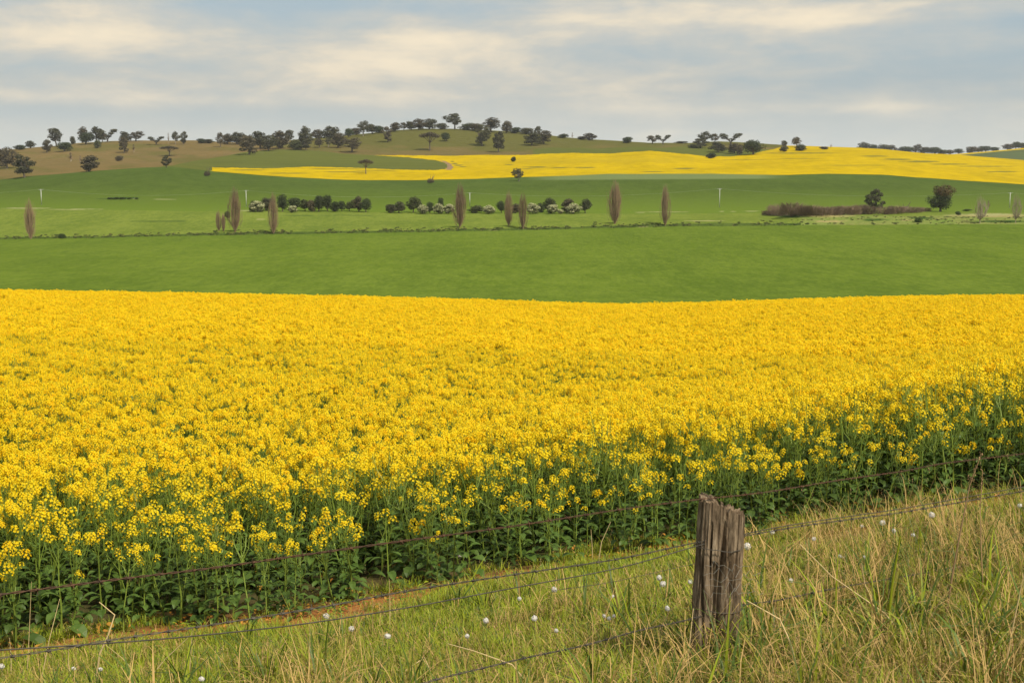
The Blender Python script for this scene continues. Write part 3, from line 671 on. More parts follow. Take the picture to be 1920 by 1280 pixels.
for i, (px, top, wd, lb) in enumerate([(1618, 267, 20, 'dark rounded tree at the left end of the distant line behind the canola'), (1636, 271, 18, None), (1655, 271, 20, None), (1673, 272, 22, None), (1695, 275, 24, None),
        (1717, 270.5, 15, 'taller thin gum standing out of the distant line behind the canola'), (1732, 276, 22, None), (1753, 276, 22, None), (1767, 281, 18, None), (1781, 281, 13, 'small separate tree right of the long distant line'),
        (1797, 279, 15, 'small round tree between the distant line and the next distant clump'), (1820, 275, 17, 'left of the two rounded trees in the second distant clump'), (1834, 277, 16, None), (1848, 274, 19, 'right of the two rounded trees in the second distant clump'), (1866, 276, 14, None),
        (1889, 270, 20, 'left tree of the last distant clump at the right edge'), (1904, 266, 15, 'highest tree of the last distant clump at the right edge'), (1916, 268, 14, 'tree cut by the right edge of the photo on the far skyline')]):
    place('gum' if i in (5,) else ('full', 'round', 'bush')[i % 3], px, 290, top, wd * 1.15, lb or '%s blue grey tree from the left in the distant trees behind the canola' % ('first second third fourth fifth sixth seventh eighth ninth tenth eleventh twelfth thirteenth fourteenth fifteenth'.split()[i]), FD, d=2860 if px < 1785 else 2925)
GP = 'bare lombardy poplars along the ditch'
for px, base, top, wd, kd, lb in [(58, 448, 374, 22, 'poplar', 'leftmost bare brown poplar beside the ditch'), (441, 435, 352, 27, 'poplar', 'tall full bare poplar with two slim saplings at its left'), (410, 433, 394, 11, 'poplar', 'left one of two slim bare saplings beside the tall full poplar'),
        (419, 434, 399, 9, 'poplar', 'right one of two slim bare saplings beside the tall full poplar'), (513, 439, 362, 20, 'poplar', 'straight sided bare poplar in front of the left end of the shrub belt'), (862, 427, 345, 27, 'doublepoplar', 'big bare poplar with paired stems standing in front of the cream shrubs'),
        (954, 424, 358, 18, 'poplar', 'left one of the two bare poplars close together right of the middle'), (981, 429, 362, 19, 'poplar', 'right one of the two bare poplars close together right of the middle'),
        (1153, 420, 339, 28, 'doublepoplar', 'tall bare poplar with paired stems right of the shrub belt'), (1247, 423, 347, 20, 'poplar', 'rightmost full bare poplar, slim and alone')]:
    place(kd, px, base, top, wd, lb, GP)
place('paletwig', 1837, 419, 366, 28, 'pale leafless sapling with dark foot on the rough ground at the right', None)
place('paletwig', 1904, 418, 362, 22, 'pale leafless sapling near the right edge beside a power pole', None)
GS = 'shrub belt in the valley'
for k, px, base, top, wd, lb in [('bush', 474, 397, 377, 16, 'dark bush at the left end of the valley shrub belt'), ('cream', 483, 397.5, 377, 28, 'cream flowering shrub at the left end of the belt'), ('full', 499, 395, 371, 26, 'dark tree between the left cream shrub and the straight poplar'),
        ('round', 530, 397, 365, 19, 'dark upright tree just right of the straight sided poplar'), ('cream', 547, 398.5, 386, 19, 'small cream shrub at the foot of the first dark trees'), ('round', 555, 394, 371, 23, 'round dark tree above the small cream shrub'),
        ('olive', 572, 396, 374, 19, 'olive tree right of the round dark tree in the belt'), ('bush', 585, 397, 375, 15, 'thin pale olive tree in the left half of the belt'), ('round', 598, 397, 367, 20, 'left one of two tall dark trees in the left half of the belt'),
        ('round', 614, 396, 366, 18, 'right one of two tall dark trees in the left half of the belt'), ('bush', 629, 397, 378, 17, 'low dark tree right of the two tall dark ones'), ('round', 641, 396, 377, 13, 'narrow dark tree before the gap near the belt middle'),
        ('olive', 655, 396, 378, 16, 'lighter tree left of the biggest dark one in the belt'), ('full', 673, 397, 368, 22, 'biggest dark tree at the right end of the left half belt'), ('round', 686, 398, 372, 18, 'dark tree leaning on the biggest one at the belt gap'),
        ('bush', 733, 399.5, 383, 18, 'dark bush first right of the wide gap in the belt'), ('full', 748, 399.5, 378, 22, 'spreading dark tree right of the wide gap in the belt'), ('olive', 775, 399, 369, 24, 'tall olive tree with airy crown in the right half belt'),
        ('cream', 792, 401, 384, 20, 'cream shrub right of the airy olive tree'), ('round', 806, 400.5, 379, 15, 'narrow dark tree between cream shrubs'), ('round', 826, 391, 371, 10, 'small dark tree top showing behind the cream shrubs'),
        ('cream', 823, 401, 382, 22, 'wide cream shrub left of the paired stem poplar'), ('cream', 841, 401, 383, 20, 'cream shrub partly behind the paired stem poplar'), ('bush', 891, 399.5, 385, 26, 'low dark bush right of the paired stem poplar'),
        ('cream', 917, 401, 385, 21, 'rounded cream shrub left of the two close poplars'), ('round', 940, 399.5, 377, 15, 'dark tree directly left of the two close poplars'), ('bush', 967, 400, 382, 16, 'dark bush between the two close poplars'),
        ('cream', 999, 401, 381, 25, 'cream shrub directly right of the two close poplars'), ('bush', 1014, 399, 381, 13, 'small dark bush behind cream shrubs in the right belt'), ('olive', 1029, 398, 371, 21, 'pale olive domed tree above a cream shrub'),
        ('cream', 1033, 401, 384, 25, 'cream shrub in front of the pale olive domed tree'), ('cream', 1051, 401, 393, 11, 'tiny cream bush low between two bigger cream shrubs'), ('full', 1063, 399, 373, 25, 'dark tree behind the rightmost cream shrub'),
        ('cream', 1075, 401, 382, 27, 'rightmost cream shrub of the belt'), ('olive', 1097, 400, 373, 19, 'mushroom shaped tree at the right end of the belt'), ('round', 427, 412, 396, 11, 'small dark bush peeping out left of the tall full poplar'),
        ('scrub', 116, 447.5, 438, 14, 'low dark green bush on the ditch right of the leftmost poplar')]:
    place(k, px, base, top, wd, lb, GS)
GT = 'bare brown thicket at the right'
for i, (px, base, top, wd, lb) in enumerate([(1444, 404, 388, 26, 'leftmost low end of the bare brown thicket'), (1462, 405, 378, 38, 'big rounded bare shrub near the left end of the thicket'), (1484, 405, 375, 40, 'highest bare shrub of the brown thicket'), (1505, 404, 380, 32, None), (1524, 404, 380, 30, None),
        (1543, 404, 381, 30, None), (1561, 404, 382, 30, None), (1579, 403, 383, 28, None), (1597, 403, 380, 28, None), (1613, 402, 378, 26, None), (1630, 402, 380, 24, 'bare shrub at the foot of the dark gum in the thicket'), (1661, 402, 384, 28, 'thin bare shrub right of the dark gum'),
        (1680, 401, 383, 28, 'thin bare shrub second right of the dark gum'), (1710, 399, 383, 34, 'wispy bare shrub between the thicket and the broad tree'), (1735, 397, 388, 18, 'faint wispy shrub nearest the broad two toned tree')]):
    place('bareshrub', px, base, top - (i * 37 % 5 - 2) * 1.2, wd * 1.15, lb or '%s bare shrub from the left end of the brown thicket' % ('first second third fourth fifth sixth seventh eighth ninth tenth'.split()[i]), GT)
place('tier', 1639, 399, 355, 30, 'dark leaning gum rising out of the bare brown thicket', None)
place('oak', 1763, 397, 348, 58, 'broad two toned tree, dark below and brown above, on the right', None)
place('dead', 1853, 393, 374, 13, 'dead dark stump of a tree beyond the pale sapling', None)
place('scrub', 1797, 404, 396, 10, 'small dark bush on the rough ground right of the broad tree', None)
place('scrub', 1722, 417, 408, 14, 'small dark bush on the pale bare patch', None)
place('scrub', 1812, 396, 392, 16, 'low dark scrub between the broad tree and the pale sapling', None)
for px, wd, o_ in ((206, 9, 'leftmost'), (217, 13, 'second'), (230, 12, 'middle'), (242, 8, 'fourth'), (256, 6, 'rightmost')):
    place('scrub', px, 374, 369.5 + .6 * abs(px - 225) / 20, wd, o_ + ' low dark green bush of the scrub patch in the upper left field', 'scrub patch in the upper green field')
# fallen dead tree by the thicket
x, y, z = far_hit(1688, 396); r = empty('fallen_tree', (x, y, z)); tag(r, 'fallen dead tree with one raised branch right of the thicket', 'dead tree')
m = MB(); m.tube([(-8, 0, .5), (-2, 0, 1.0), (4, 0, 2.6), (5.6, 0, 5.2)], [.5, .45, .3, .12], 6, cap=True); m.build('trunk', M_bark, r)
for a in ((-4, 0, 1, -6, .5, 3), (0, 0, 1.4, -1, 1, 4), (2, 0, 2, 1.2, -1, 4.4), (-6, 0, .8, -8, 0, 2.2)):
    m = MB(); m.tube([a[:3], a[3:]], [.18, .05], 4); m.build('branch', M_bark, r)

# ------------------------------------------------------------------ power line
M_pole = mat('pale_concrete', (.60, .60, .57), nscale=3.0, col2=(.50, .50, .47))
M_steel = mat('grey_steel', (.45, .46, .47), rough=.5)
M_wire = mat('aluminium_wire', (.36, .40, .33), rough=.5)
P0 = None; tops = []
for px, base, top, lb in [(-330, 384, 354, None), (78, 384, 354.5, 'leftmost pale power pole in the upper green field'), (462, 388, 356.5, 'pale power pole behind the tall full poplar'), (881, 386.5, 361, 'pale power pole right of the paired stem poplar'),
                         (1349, 388.5, 353, 'pale power pole standing alone in the right half of the field'), (1893, 389.5, 361, 'pale power pole near the right edge'), (2300, 388, 356, None)]:
    x, y, z = far_hit(px, base, 640); h = float(ut(px, top)[1]) * y - z
    tops.append((x, y, z + h * .985))
    if lb is None: continue
    if P0 is None:
        P0 = empty('power_pole'); s = MB(); s.tube([(0, 0, -.3), (0, 0, 11)], [.19, .12], 10, cap=True); s.build('shaft', M_pole, P0, True)
        a = MB(); a.tube([(-1.0, 0, 10.55), (1.0, 0, 10.55)], .05, 4, cap=True); a.build('crossarm', M_steel, P0)
        b = MB(); b.tube([(-.75, -.1, 10.5), (0, -.1, 9.8)], .035, 4); b.build('brace', M_steel, P0)
        b = MB(); b.tube([(.75, -.1, 10.5), (0, -.1, 9.8)], .035, 4); b.build('brace', M_steel, P0)
        for sx in (-1.05, 1.05):
            i_ = MB(); i_.tube([(sx, 0, 10.6), (sx, 0, 10.75), (sx, 0, 10.9)], [.05, .09, .04], 8, cap=True); i_.build('insulator', M_pole, P0)
        p = P0
    else: p = copy_tree(P0)
    p.location = (x, y, z); p.scale = (1.15, 1.15, h / 11.0); tag(p, lb, 'power pole', 'power poles of the valley line')
pl = empty('power_line', tops[3]); tag(pl, 'thin pale overhead wires sagging between the valley power poles', 'power line')
for sx in (-1.2, 1.2):
    m = MB()
    for a, b in zip(tops[:-1], tops[1:]):
        a = Vector(a) + Vector((sx, 0, 0)) - Vector(tops[3]); b = Vector(b) + Vector((sx, 0, 0)) - Vector(tops[3])
        m.tube([a.lerp(b, q / 20) - Vector((0, 0, 3.2 * 4 * (q / 20) * (1 - q / 20))) for q in range(21)], .020, 3)
    m.build('wire', M_wire, pl)
# ------------------------------------------------------------------ scattering
M_gs0 = mat('dead_weed_stalk', (.36, .29, .13), rough=.8)
def rots0(n): return np.stack([np.zeros(n), np.zeros(n), np.linspace(0, 977, n) % 6.283], -1)
def protocol(name, meshes):
    c = bpy.data.collections.new(name)
    for i, me in enumerate(meshes):
        o = bpy.data.objects.new('%s_%02d' % (name, i), me); c.objects.link(o)
    return c
def scatter(name, pts, rot, scl, coll, label, cat):
    me = bpy.data.meshes.new(name); me.vertices.add(len(pts)); me.vertices.foreach_set('co', np.asarray(pts, np.float32).ravel())
    a = me.attributes.new('rot', 'FLOAT_VECTOR', 'POINT'); a.data.foreach_set('vector', np.asarray(rot, np.float32).ravel())
    a = me.attributes.new('scl', 'FLOAT_VECTOR', 'POINT'); a.data.foreach_set('vector', np.asarray(scl, np.float32).ravel())
    a = me.attributes.new('idx', 'INT', 'POINT'); a.data.foreach_set('value', np.random.RandomState(len(pts)).randint(0, len(coll.objects), len(pts)).astype(np.int32))
    o = bpy.data.objects.new(name, me); COL.objects.link(o)
    g = bpy.data.node_groups.new(name, 'GeometryNodeTree')
    g.interface.new_socket('Geometry', in_out='INPUT', socket_type='NodeSocketGeometry'); g.interface.new_socket('Geometry', in_out='OUTPUT', socket_type='NodeSocketGeometry')
    N = g.nodes.new; L = g.links.new; gi = N('NodeGroupInput'); go = N('NodeGroupOutput'); ip = N('GeometryNodeInstanceOnPoints')
    ci = N('GeometryNodeCollectionInfo'); ci.inputs[0].default_value = coll; ci.inputs[1].default_value = True; ci.inputs[2].default_value = True
    def at(n, t):
        q = N('GeometryNodeInputNamedAttribute'); q.data_type = t; q.inputs[0].default_value = n; return q.outputs[0]
    L(gi.outputs[0], ip.inputs['Points']); L(ci.outputs[0], ip.inputs['Instance']); ip.inputs['Pick Instance'].default_value = True
    L(at('idx', 'INT'), ip.inputs['Instance Index']); L(at('rot', 'FLOAT_VECTOR'), ip.inputs['Rotation']); L(at('scl', 'FLOAT_VECTOR'), ip.inputs['Scale'])
    L(ip.outputs[0], go.inputs[0])
    md = o.modifiers.new('scatter', 'NODES'); md.node_group = g
    return tag(o, label, cat, kind='stuff')

# ------------------------------------------------------------------ rank weeds along the ditch and on the rough ground
weed = []
for i in range(4):
    rg = random.Random(2500 + i); mb = MB(); clumps(mb, rg, [((rg.uniform(-.4, .4), rg.uniform(-.4, .4), .15), rg.uniform(.25, .45)) for _ in range(6)], 220, .22, 0, .55)
    for _ in range(14):
        a = rg.uniform(0, 6.28); r_ = rg.uniform(0, .8); p = Vector((r_ * math.cos(a), r_ * math.sin(a), 0)); mb.tube([p, p + Vector((rg.uniform(-.2, .2), rg.uniform(-.2, .2), rg.uniform(.4, .9)))], [.03, .006], 3, m=rg.choice((0, 1)))
    weed.append(mb.mesh('weed_clump', [mat('rank_weed_%d' % i, (.040, .070, .013), col2=(.075, .105, .020), nscale=2.0, rnd=.3), M_gs0]))
RW = np.random.RandomState(55); P_ = []; S_ = []
for _ in range(2600):
    u = RW.uniform(-.46, .46)
    if RW.rand() < .62:
        d = 566 + RW.normal(0, 3.2)
        if u > .21 and RW.rand() < .8: continue
        if fbm(u * 60, 0, 91) < .40: continue
        s_ = RW.uniform(.35, 1.0) * (.6 + .8 * fbm(u * 90, 3, 92))
    else:
        u = RW.uniform(.215, .47); d = RW.uniform(562, 640); s_ = RW.uniform(.25, .9)
        if fbm(u * 70, d / 12, 93) < .5: continue
    P_.append((u, d)); S_.append(s_)
S_ = np.array(S_); P_ = np.array(P_); zz_ = pchip(knots(P_[:, 0]), P_[:, 1]) + lumps(P_[:, 0], P_[:, 1]); P_ = np.stack([P_[:, 0] * P_[:, 1], P_[:, 1], zz_], -1)
scatter('ditch_weeds', P_, rots0(len(P_)), np.stack([S_ * 1.3, S_ * 1.3, S_], -1), protocol('weed', weed), 'rank dark weeds along the ditch line and over the rough ground at the right', 'weeds')

# ------------------------------------------------------------------ canola plants
M_petal = mat('canola_petal', (.97, .735, .018), rough=.6, spec=.15, trans=.42, rnd=.07)
M_petal2 = mat('canola_petal_deep', (.97, .66, .012), rough=.6, spec=.15, trans=.42, rnd=.07)
M_bud = mat('canola_bud', (.38, .44, .05), rough=.6, trans=.1)
M_stem = mat('canola_stem', (.17, .235, .035), rough=.5, spec=.3, rnd=.15)
M_leaf = mat('canola_leaf', (.052, .098, .013), rough=.5, spec=.3, trans=.15, nscale=8.0, col2=(.085, .14, .024), rnd=.25)
M_leafy = mat('canola_leaf_yellowing', (.48, .20, .03), rough=.6, trans=.15, nscale=9.0, col2=(.36, .22, .035), rnd=.2)
def leaf(mb, base, dirv, L, W, droop, rng, m=0, lobed=True):
    """a leaf blade with a folded midrib, an uneven lobed edge and a drooping tip"""
    d = Vector(dirv).normalized(); side = d.cross(Vector((0, 0, 1)))
    if side.length < .05: side = Vector((1, 0, 0))
    side.normalize(); p = Vector(base); n = 5; pts = []
    prof = (0.10, .55, .85, 1.0, .65, 0.06) if not lobed else (0.12, .28, .75, 1.0, .72, .08)
    tw = rng.uniform(-.5, .5)
    for i in range(n + 1):
        up = side.cross(d).normalized(); s2 = (side + up * tw * i / n).normalized()
        wv = W * .5 * prof[i] * rng.uniform(.82, 1.18); lift = up * wv * .35
        pts.append((tuple(p - s2 * wv + lift), tuple(p), tuple(p + s2 * wv + lift)))
        p = p + d * (L / n); d = (d + Vector((0, 0, -droop / n)) + side * rng.uniform(-.06, .06)).normalized()
    b0 = len(mb.v)
    for q in pts: mb.v += list(q)
    for i in range(n):
        a = b0 + 3 * i; mb.f += [(a, a + 1, a + 4, a + 3), (a + 1, a + 2, a + 5, a + 4)]; mb.m += [m, m]
def head(mb, top, axis, rng, r=.032, h=.055, n=22, size=.017, mp=0, ms=2, mb_=1, buds=True, pods=None):
    """a raceme: a dome of open four-petalled flowers round a knot of buds, each flower on a short stalk"""
    axis = Vector(axis).normalized(); a = axis.orthogonal().normalized(); b = axis.cross(a); top = Vector(top)
    for i in range(n):
        q = (i + .5) / n; th = i * 2.4 + rng.uniform(-.3, .3); rr = r * (.35 + .75 * q ** .6) * rng.uniform(.85, 1.2)
        o = a * math.cos(th) + b * math.sin(th); p = top - axis * (h * q ** 1.25) + o * rr
        nr = (o * (.35 + q * .9) + axis * (1.15 - q * .8)).normalized() + Vector((rng.uniform(-.3, .3), rng.uniform(-.3, .3), rng.uniform(-.3, .3)))
        nr.normalize(); s = size * rng.uniform(.85, 1.2)
        # four petals: two crossed strips cupped upward
        e = nr.orthogonal().normalized(); f = nr.cross(e); t = rng.uniform(0, 3); e, f = e * math.cos(t) + f * math.sin(t), f * math.cos(t) - e * math.sin(t)
        for g, k in ((e, f), (f, e)):
            c0 = p + nr * s * .28; w_ = k * s * .27
            mb.v += [tuple(c0 + g * s * .62 - w_), tuple(c0 + g * s * .62 + w_), tuple(p + w_ * .7), tuple(p - w_ * .7), tuple(c0 - g * s * .62 + w_), tuple(c0 - g * s * .62 - w_)]
            j = len(mb.v) - 6; mb.f += [(j, j + 1, j + 2, j + 3), (j + 3, j + 2, j + 4, j + 5)]; mb.m += [mp, mp]
    if buds:
        for i in range(6):
            th = i * 1.05; p = top + (a * math.cos(th) + b * math.sin(th)) * r * .28 + axis * rng.uniform(0, .008); mb.leafquad(p, axis + a * math.cos(th) * .6, .009, rng, mb_)
def canola(rng, H=1.3, nb=6, leaves=7, nh=22, low=False, parts=False, fs=1.0, lw=1.0):
    st, lf, hd = MB(), MB(), []
    lx, ly = rng.uniform(-.07, .07), rng.uniform(-.07, .07)
    P = lambda z: Vector((lx * z * z + .012 * math.sin(z * 7), ly * z * z, z))
    main = [P(H * q) for q in (0, .25, .5, .75, .97)]
    st.tube([main[0] - Vector((0, 0, .05))] + main[1:], [.009, .008, .006, .0045, .003], 4 if not low else 3)
    tips = [(main[-1], main[-1] - main[-2])]
    for i in range(nb):
        z = H * rng.uniform(.45, .80); a = i * 2.4 + rng.uniform(-.5, .5); p = P(z); o = Vector((math.cos(a), math.sin(a), 0)); sp = rng.uniform(.06, .16)
        zt = H * rng.uniform(.80, 1.0); q = p + o * sp + Vector((0, 0, zt - z)); m_ = p + o * sp * .7 + Vector((0, 0, (zt - z) * .45))
        st.tube([p, m_, q], [.0042, .0034, .0024], 3); tips.append((q, q - m_))
    for k, (q, ax) in enumerate(tips):
        if lw > 1 and k > 1 and rng.random() < .80: continue
        h_ = MB() if parts or not hd else hd[0]
        head(h_, q, Vector(ax).normalized() + Vector((rng.uniform(-.2, .2), rng.uniform(-.2, .2), .3)), rng, r=.031 * rng.uniform(.7, 1.25) * fs, h=.065 * rng.uniform(.7, 1.3), n=int(nh * rng.uniform(.6, 1.25)), size=.0175 * (1.38 if low else 1.0), mp=0 if rng.random() < .8 else 3)
        if parts or not hd: hd.append(h_)
        if not low:
            for _ in range(5):
                a = rng.uniform(0, 6.28); c = Vector(q) - Vector(ax).normalized() * rng.uniform(.09, .2); st.tube([c, c + Vector((math.cos(a) * .035, math.sin(a) * .035, .035))], [.0016, .0012], 3)
    for i in range(leaves):
        q = (i + .5) / leaves; z = H * (.03 + (.72 + .1 * (lw > 1)) * q); a = i * 2.4 + rng.uniform(-.4, .4); big = 1 - q
        le = (.09 + .17 * big * rng.uniform(.6, 1.2)) * (.80 if lw > 1 else 1)
        yl = 4 if (q < .12 and rng.random() < .15) else 0; le *= .45 if yl else 1
        leaf(lf, P(z) + Vector((math.cos(a) * .01, math.sin(a) * .01, 0)), (math.cos(a), math.sin(a), .75 - .2 * big), le, le * (.24 + .26 * big), 1.1 + .8 * big, rng, yl)
        if big > .35: st.tube([P(z), P(z) + Vector((math.cos(a) * .05, math.sin(a) * .05, .02))], [.003, .003], 3)
    return st, lf, hd
CM = [M_petal, M_bud, M_stem, M_petal2, M_leaf, M_leafy]
def joined(st, lf, hd, name):
    j = MB()
    for mb, mp_ in [(st, {0: 2}), (lf, {0: 4, 4: 5})] + [(h, {0: 0, 1: 1, 3: 3}) for h in hd]:
        n = len(j.v); j.v += mb.v; j.f += [tuple(i + n for i in f) for f in mb.f]; j.m += [mp_[q] for q in mb.m]
    return j.mesh(name, CM)
full, edge_, lod = [], [], []
for i in range(10):
    rng = random.Random(3000 + i); full.append(joined(*canola(rng, 1.30 * rng.uniform(.93, 1.05), 7, 8), 'canola_plant_mesh'))
for i in range(8):      # plants of the thin front edge: leafier, fewer and lower heads
    rng = random.Random(3100 + i); edge_.append(joined(*canola(rng, 1.18 * rng.uniform(.8, 1.0), 6, 20, nh=15, lw=1.02), 'edge_canola_mesh'))
for i in range(8):
    rng = random.Random(3200 + i); lod.append(joined(*canola(rng, 1.30 * rng.uniform(.95, 1.04), 8, 3, nh=15, low=True), 'far_canola_mesh'))
for i in range(3):      # seedy stalks without bloom
    rng = random.Random(3300 + i); full.append(joined(*canola(rng, 1.2 * rng.uniform(.85, 1.15), 4, 10, nh=4), 'green_canola_mesh'))
RS = np.random.RandomState(12)
def pts_in(d0, d1, dens, umax=.56, extra=1.5):
    """random points with even density in the wedge of ground seen from the road"""
    n = int(dens * umax * (d1 * d1 - d0 * d0) + dens * 2 * extra * (d1 - d0))
    r = np.sqrt(RS.rand(n) * (d1 * d1 - d0 * d0) + d0 * d0); x = (RS.rand(n) * 2 - 1) * (umax * r + extra); return x, r
def rots(n, tilt=.12): return np.stack([RS.normal(0, tilt, n), RS.normal(0, tilt, n), RS.rand(n) * 6.283], -1)
def scl3(s, xy=None): return np.stack([s * (1 if xy is None else xy), s * (1 if xy is None else xy), s], -1)
def front(x, y): return y - edge_y(x) - .55 * (fbm(x * 1.3 + 30, y * 1.3, 44) - .5) * 2
# standing crop, near part
x, y = pts_in(9, 34, 20); f = front(x, y); k = (f > 1.2) & (RS.rand(len(x)) < np.clip(.15 + (f - 1.2) / 4.6, 0, 1)) & (fbm(x * .9 + 7, y * .9, 60, 2) > .14)
x, y, f = x[k], y[k], f[k]; hv = .95 + .13 * fbm(x / 2.6, y / 2.6, 61) + RS.normal(0, .045, len(x)); hv *= np.clip(.86 + f / 12, 0, 1)
(scatter('canola_crop', np.stack([x, y, h_near(x, y) - .03], -1), rots(len(x), .07), scl3(hv), protocol('canola_near', full), 'flowering canola crop filling the near field, yellow heads over green stems', 'crop'))
x, y = pts_in(9, 29, 13); f = front(x, y); k = (f > 0) & (RS.rand(len(x)) < np.clip((6.0 - f) / 3.0, 0, 1)); x, y, f = x[k], y[k], f[k]
hv = (.70 + .34 * np.clip(f / 1.6, 0, 1)) * (1 + RS.normal(0, .10, len(x)))
(scatter('canola_crop', np.stack([x, y, h_near(x, y) - .02], -1), rots(len(x), .12), scl3(hv, 1.1), protocol('canola_edge', edge_), 'leafy dark green front edge of the canola crop with sparse low flower heads', 'crop'))
x, y = pts_in(34, 90, 15.5, .54, 2); hv = .93 + .12 * fbm(x / 4, y / 4, 62) + RS.normal(0, .035, len(x)) 
(scatter('canola_crop', np.stack([x, y, h_near(x, y)], -1), rots(len(x), .05), scl3(hv, 1.25), protocol('canola_far', lod), 'far part of the near canola crop, an unbroken yellow sheet up to the crest', 'crop'))

# ------------------------------------------------------------------ verge grasses
M_gg = mat('fresh_grass_blade', (.28, .33, .018), rough=.5, spec=.3, trans=.25, rnd=.22)
M_gd = mat('dark_grass_blade', (.09, .14, .018), rough=.5, spec=.3, trans=.2, rnd=.25)
M_gs = mat('straw_blade', (.50, .335, .125), rough=.7, trans=.15, rnd=.2)
M_go = mat('olive_straw_blade', (.26, .235, .035), rough=.7, trans=.18, rnd=.22)
M_gr = mat('grass_seed_head', (.36, .235, .12), rough=.8, rnd=.2)
GM = [M_gg, M_gd, M_gs, M_go, M_gr]
def blade(mb, p, a, L, W, bend, rng, m, n=4, kink=False):
    p = Vector(p); o = Vector((math.cos(a), math.sin(a), 0)); s = Vector((-o.y, o.x, 0)); th = rng.uniform(.0, .35); pts = []
    for i in range(n + 1):
        w_ = W * .5 * (1 - (i / n) ** 2.2) + .0003; pts.append((tuple(p - s * w_), tuple(p + s * w_)))
        d = Vector((0, 0, 1)) * math.cos(th) + o * math.sin(th); p = p + d * L / n; th += bend / n * rng.uniform(.6, 1.5)
        if kink and i == n // 2: th += rng.uniform(.8, 1.6)
    b0 = len(mb.v)
    for q in pts: mb.v += list(q)
    for i in range(n): a_ = b0 + 2 * i; mb.f.append((a_, a_ + 1, a_ + 3, a_ + 2)); mb.m.append(m)
    return p
def tuft(seed, n, L, W, R_, mats_w, bend=(.3, 1.6), seedp=0.0, kink=.1):
    rng = random.Random(seed); mb = MB()
    for _ in range(n):
        a = rng.uniform(0, 6.283); r = R_ * rng.random() ** .5; m = rng.choices(range(len(mats_w)), mats_w)[0]
        l = L * rng.uniform(.45, 1.15)
        e = blade(mb, (r * math.cos(a), r * math.sin(a), -.01), a + rng.uniform(-1.2, 1.2), l, W * rng.uniform(.6, 1.4), rng.uniform(*bend), rng, m, 4, rng.random() < kink)
        if rng.random() < seedp:
            for q in range(7): mb.leafquad(e + Vector((rng.uniform(-.006, .006), rng.uniform(-.006, .006), -q * .010 + .01)), (rng.uniform(-1, 1), rng.uniform(-1, 1), .2), .011, rng, 4, .5)
    return mb.mesh('tuft_mesh', GM)
fresh = [tuft(4000 + i, 46, .115, .0050, .11, (10, 3, .3, 1.5), (.2, 2.2)) for i in range(8)]
mixed = [tuft(4100 + i, 38, .15, .0042, .12, (4, 2, 3, 5), (.5, 3.0), .04, .3) for i in range(6)]
straw = [tuft(4200 + i, 18, .48, .0040, .14, (0, 1, 7, 4), (.3, 3.2), .15, .45) for i in range(8)]
tallg = [tuft(4300 + i, 12, .50, .0130, .07, (4, 6, 1, 1), (.4, 2.6), 0, .2) for i in range(6)]
clov = []
for i in range(3):
    rng = random.Random(4400 + i); mb = MB()
    for _ in range(34):
        a = rng.uniform(0, 6.28); r = .10 * rng.random() ** .5; leaf(mb, (r * math.cos(a), r * math.sin(a), rng.uniform(0, .05)), (math.cos(a), math.sin(a), .5), rng.uniform(.03, .07), .018, 1.2, rng, rng.choice((0, 1, 1)))
    clov.append(mb.mesh('weed_mesh', GM))
def sc_at(x): return .5 + .5 * np.tanh(x)
def verge(d0, d1, dens, keepf, meshes, name, label, hs=(.7, 1.3), umax=.55):
    x, y = pts_in(d0, d1, dens, umax, 1.2); e = y - edge_y(x); pu, pr = proj(x / y, h_near(x, y) / y)
    pk = keepf(x, y, e, pu, pr); k = (RS.rand(len(x)) < pk) & (e < .55); x, y = x[k], y[k]
    s = RS.uniform(hs[0], hs[1], len(x))
    scatter(name, np.stack([x, y, h_near(x, y)], -1), rots(len(x), .10), scl3(s), protocol(name + '_p' + str(len(bpy.data.collections)), meshes), label, 'grass')
nzv = lambda x, y, sd, sc=1.0: fbm(x * sc + 50, y * sc + 50, sd, 3)
soilk = lambda e, x, y: 1 - .97 * np.clip(2.2 - 2.2 * np.abs(e + .05) / (.22 + 1.5 * (nzv(x, y, 71, .9) - .42) + .75 * np.exp(-((x + 1.6) / 1.3) ** 2)), 0, 1)
rightw = lambda x, y: sc_at((x - .13 * y) * 1.2)
verge(3.2, 20, 95, lambda x, y, e, u, r: soilk(e, x, y) * (.55 + .45 * sc_at((nzv(x, y, 72) - .42) * 12)) * (1 - .40 * rightw(x, y)) * np.clip(1.25 - .09 * (-e), .35, 1), fresh, 'fresh_grass', 'short fresh green grass on the verge below the crop')
verge(3.2, 20, 90, lambda x, y, e, u, r: soilk(e, x, y) * (.10 + .90 * sc_at((nzv(x, y, 73) - .50 + .10 * rightw(x, y) + .05 * (-e - 2.6)) * 14)), mixed, 'mixed_grass', 'olive and straw coloured grass matted over the verge')
verge(3.0, 15, 26, lambda x, y, e, u, r: np.clip(sc_at((nzv(x, y, 74) - .66 + .22 * rightw(x, y) + .05 * (-e - 3.2)) * 14), 0, 1) * np.clip((-e - .4) / 2, 0, 1), straw, 'dry_grass', 'tall dry straw grass in the foreground, thickest at the right', (.6, 1.25))
verge(3.0, 13, 17, lambda x, y, e, u, r: np.clip(sc_at((nzv(x, y, 75) - .66 + .27 * rightw(x, y)) * 10), 0, 1) * np.clip((-e - 1.2) / 2, 0, 1), tallg, 'broad_bladed_grass', 'broad green grass blades standing among the straw in the foreground', (.5, 1.1))
verge(3.2, 18, 9, lambda x, y, e, u, r: sc_at((nzv(x, y, 76) - .5) * 8), clov, 'ground_weeds', 'small leafy weeds between the verge grasses', (.6, 1.2))
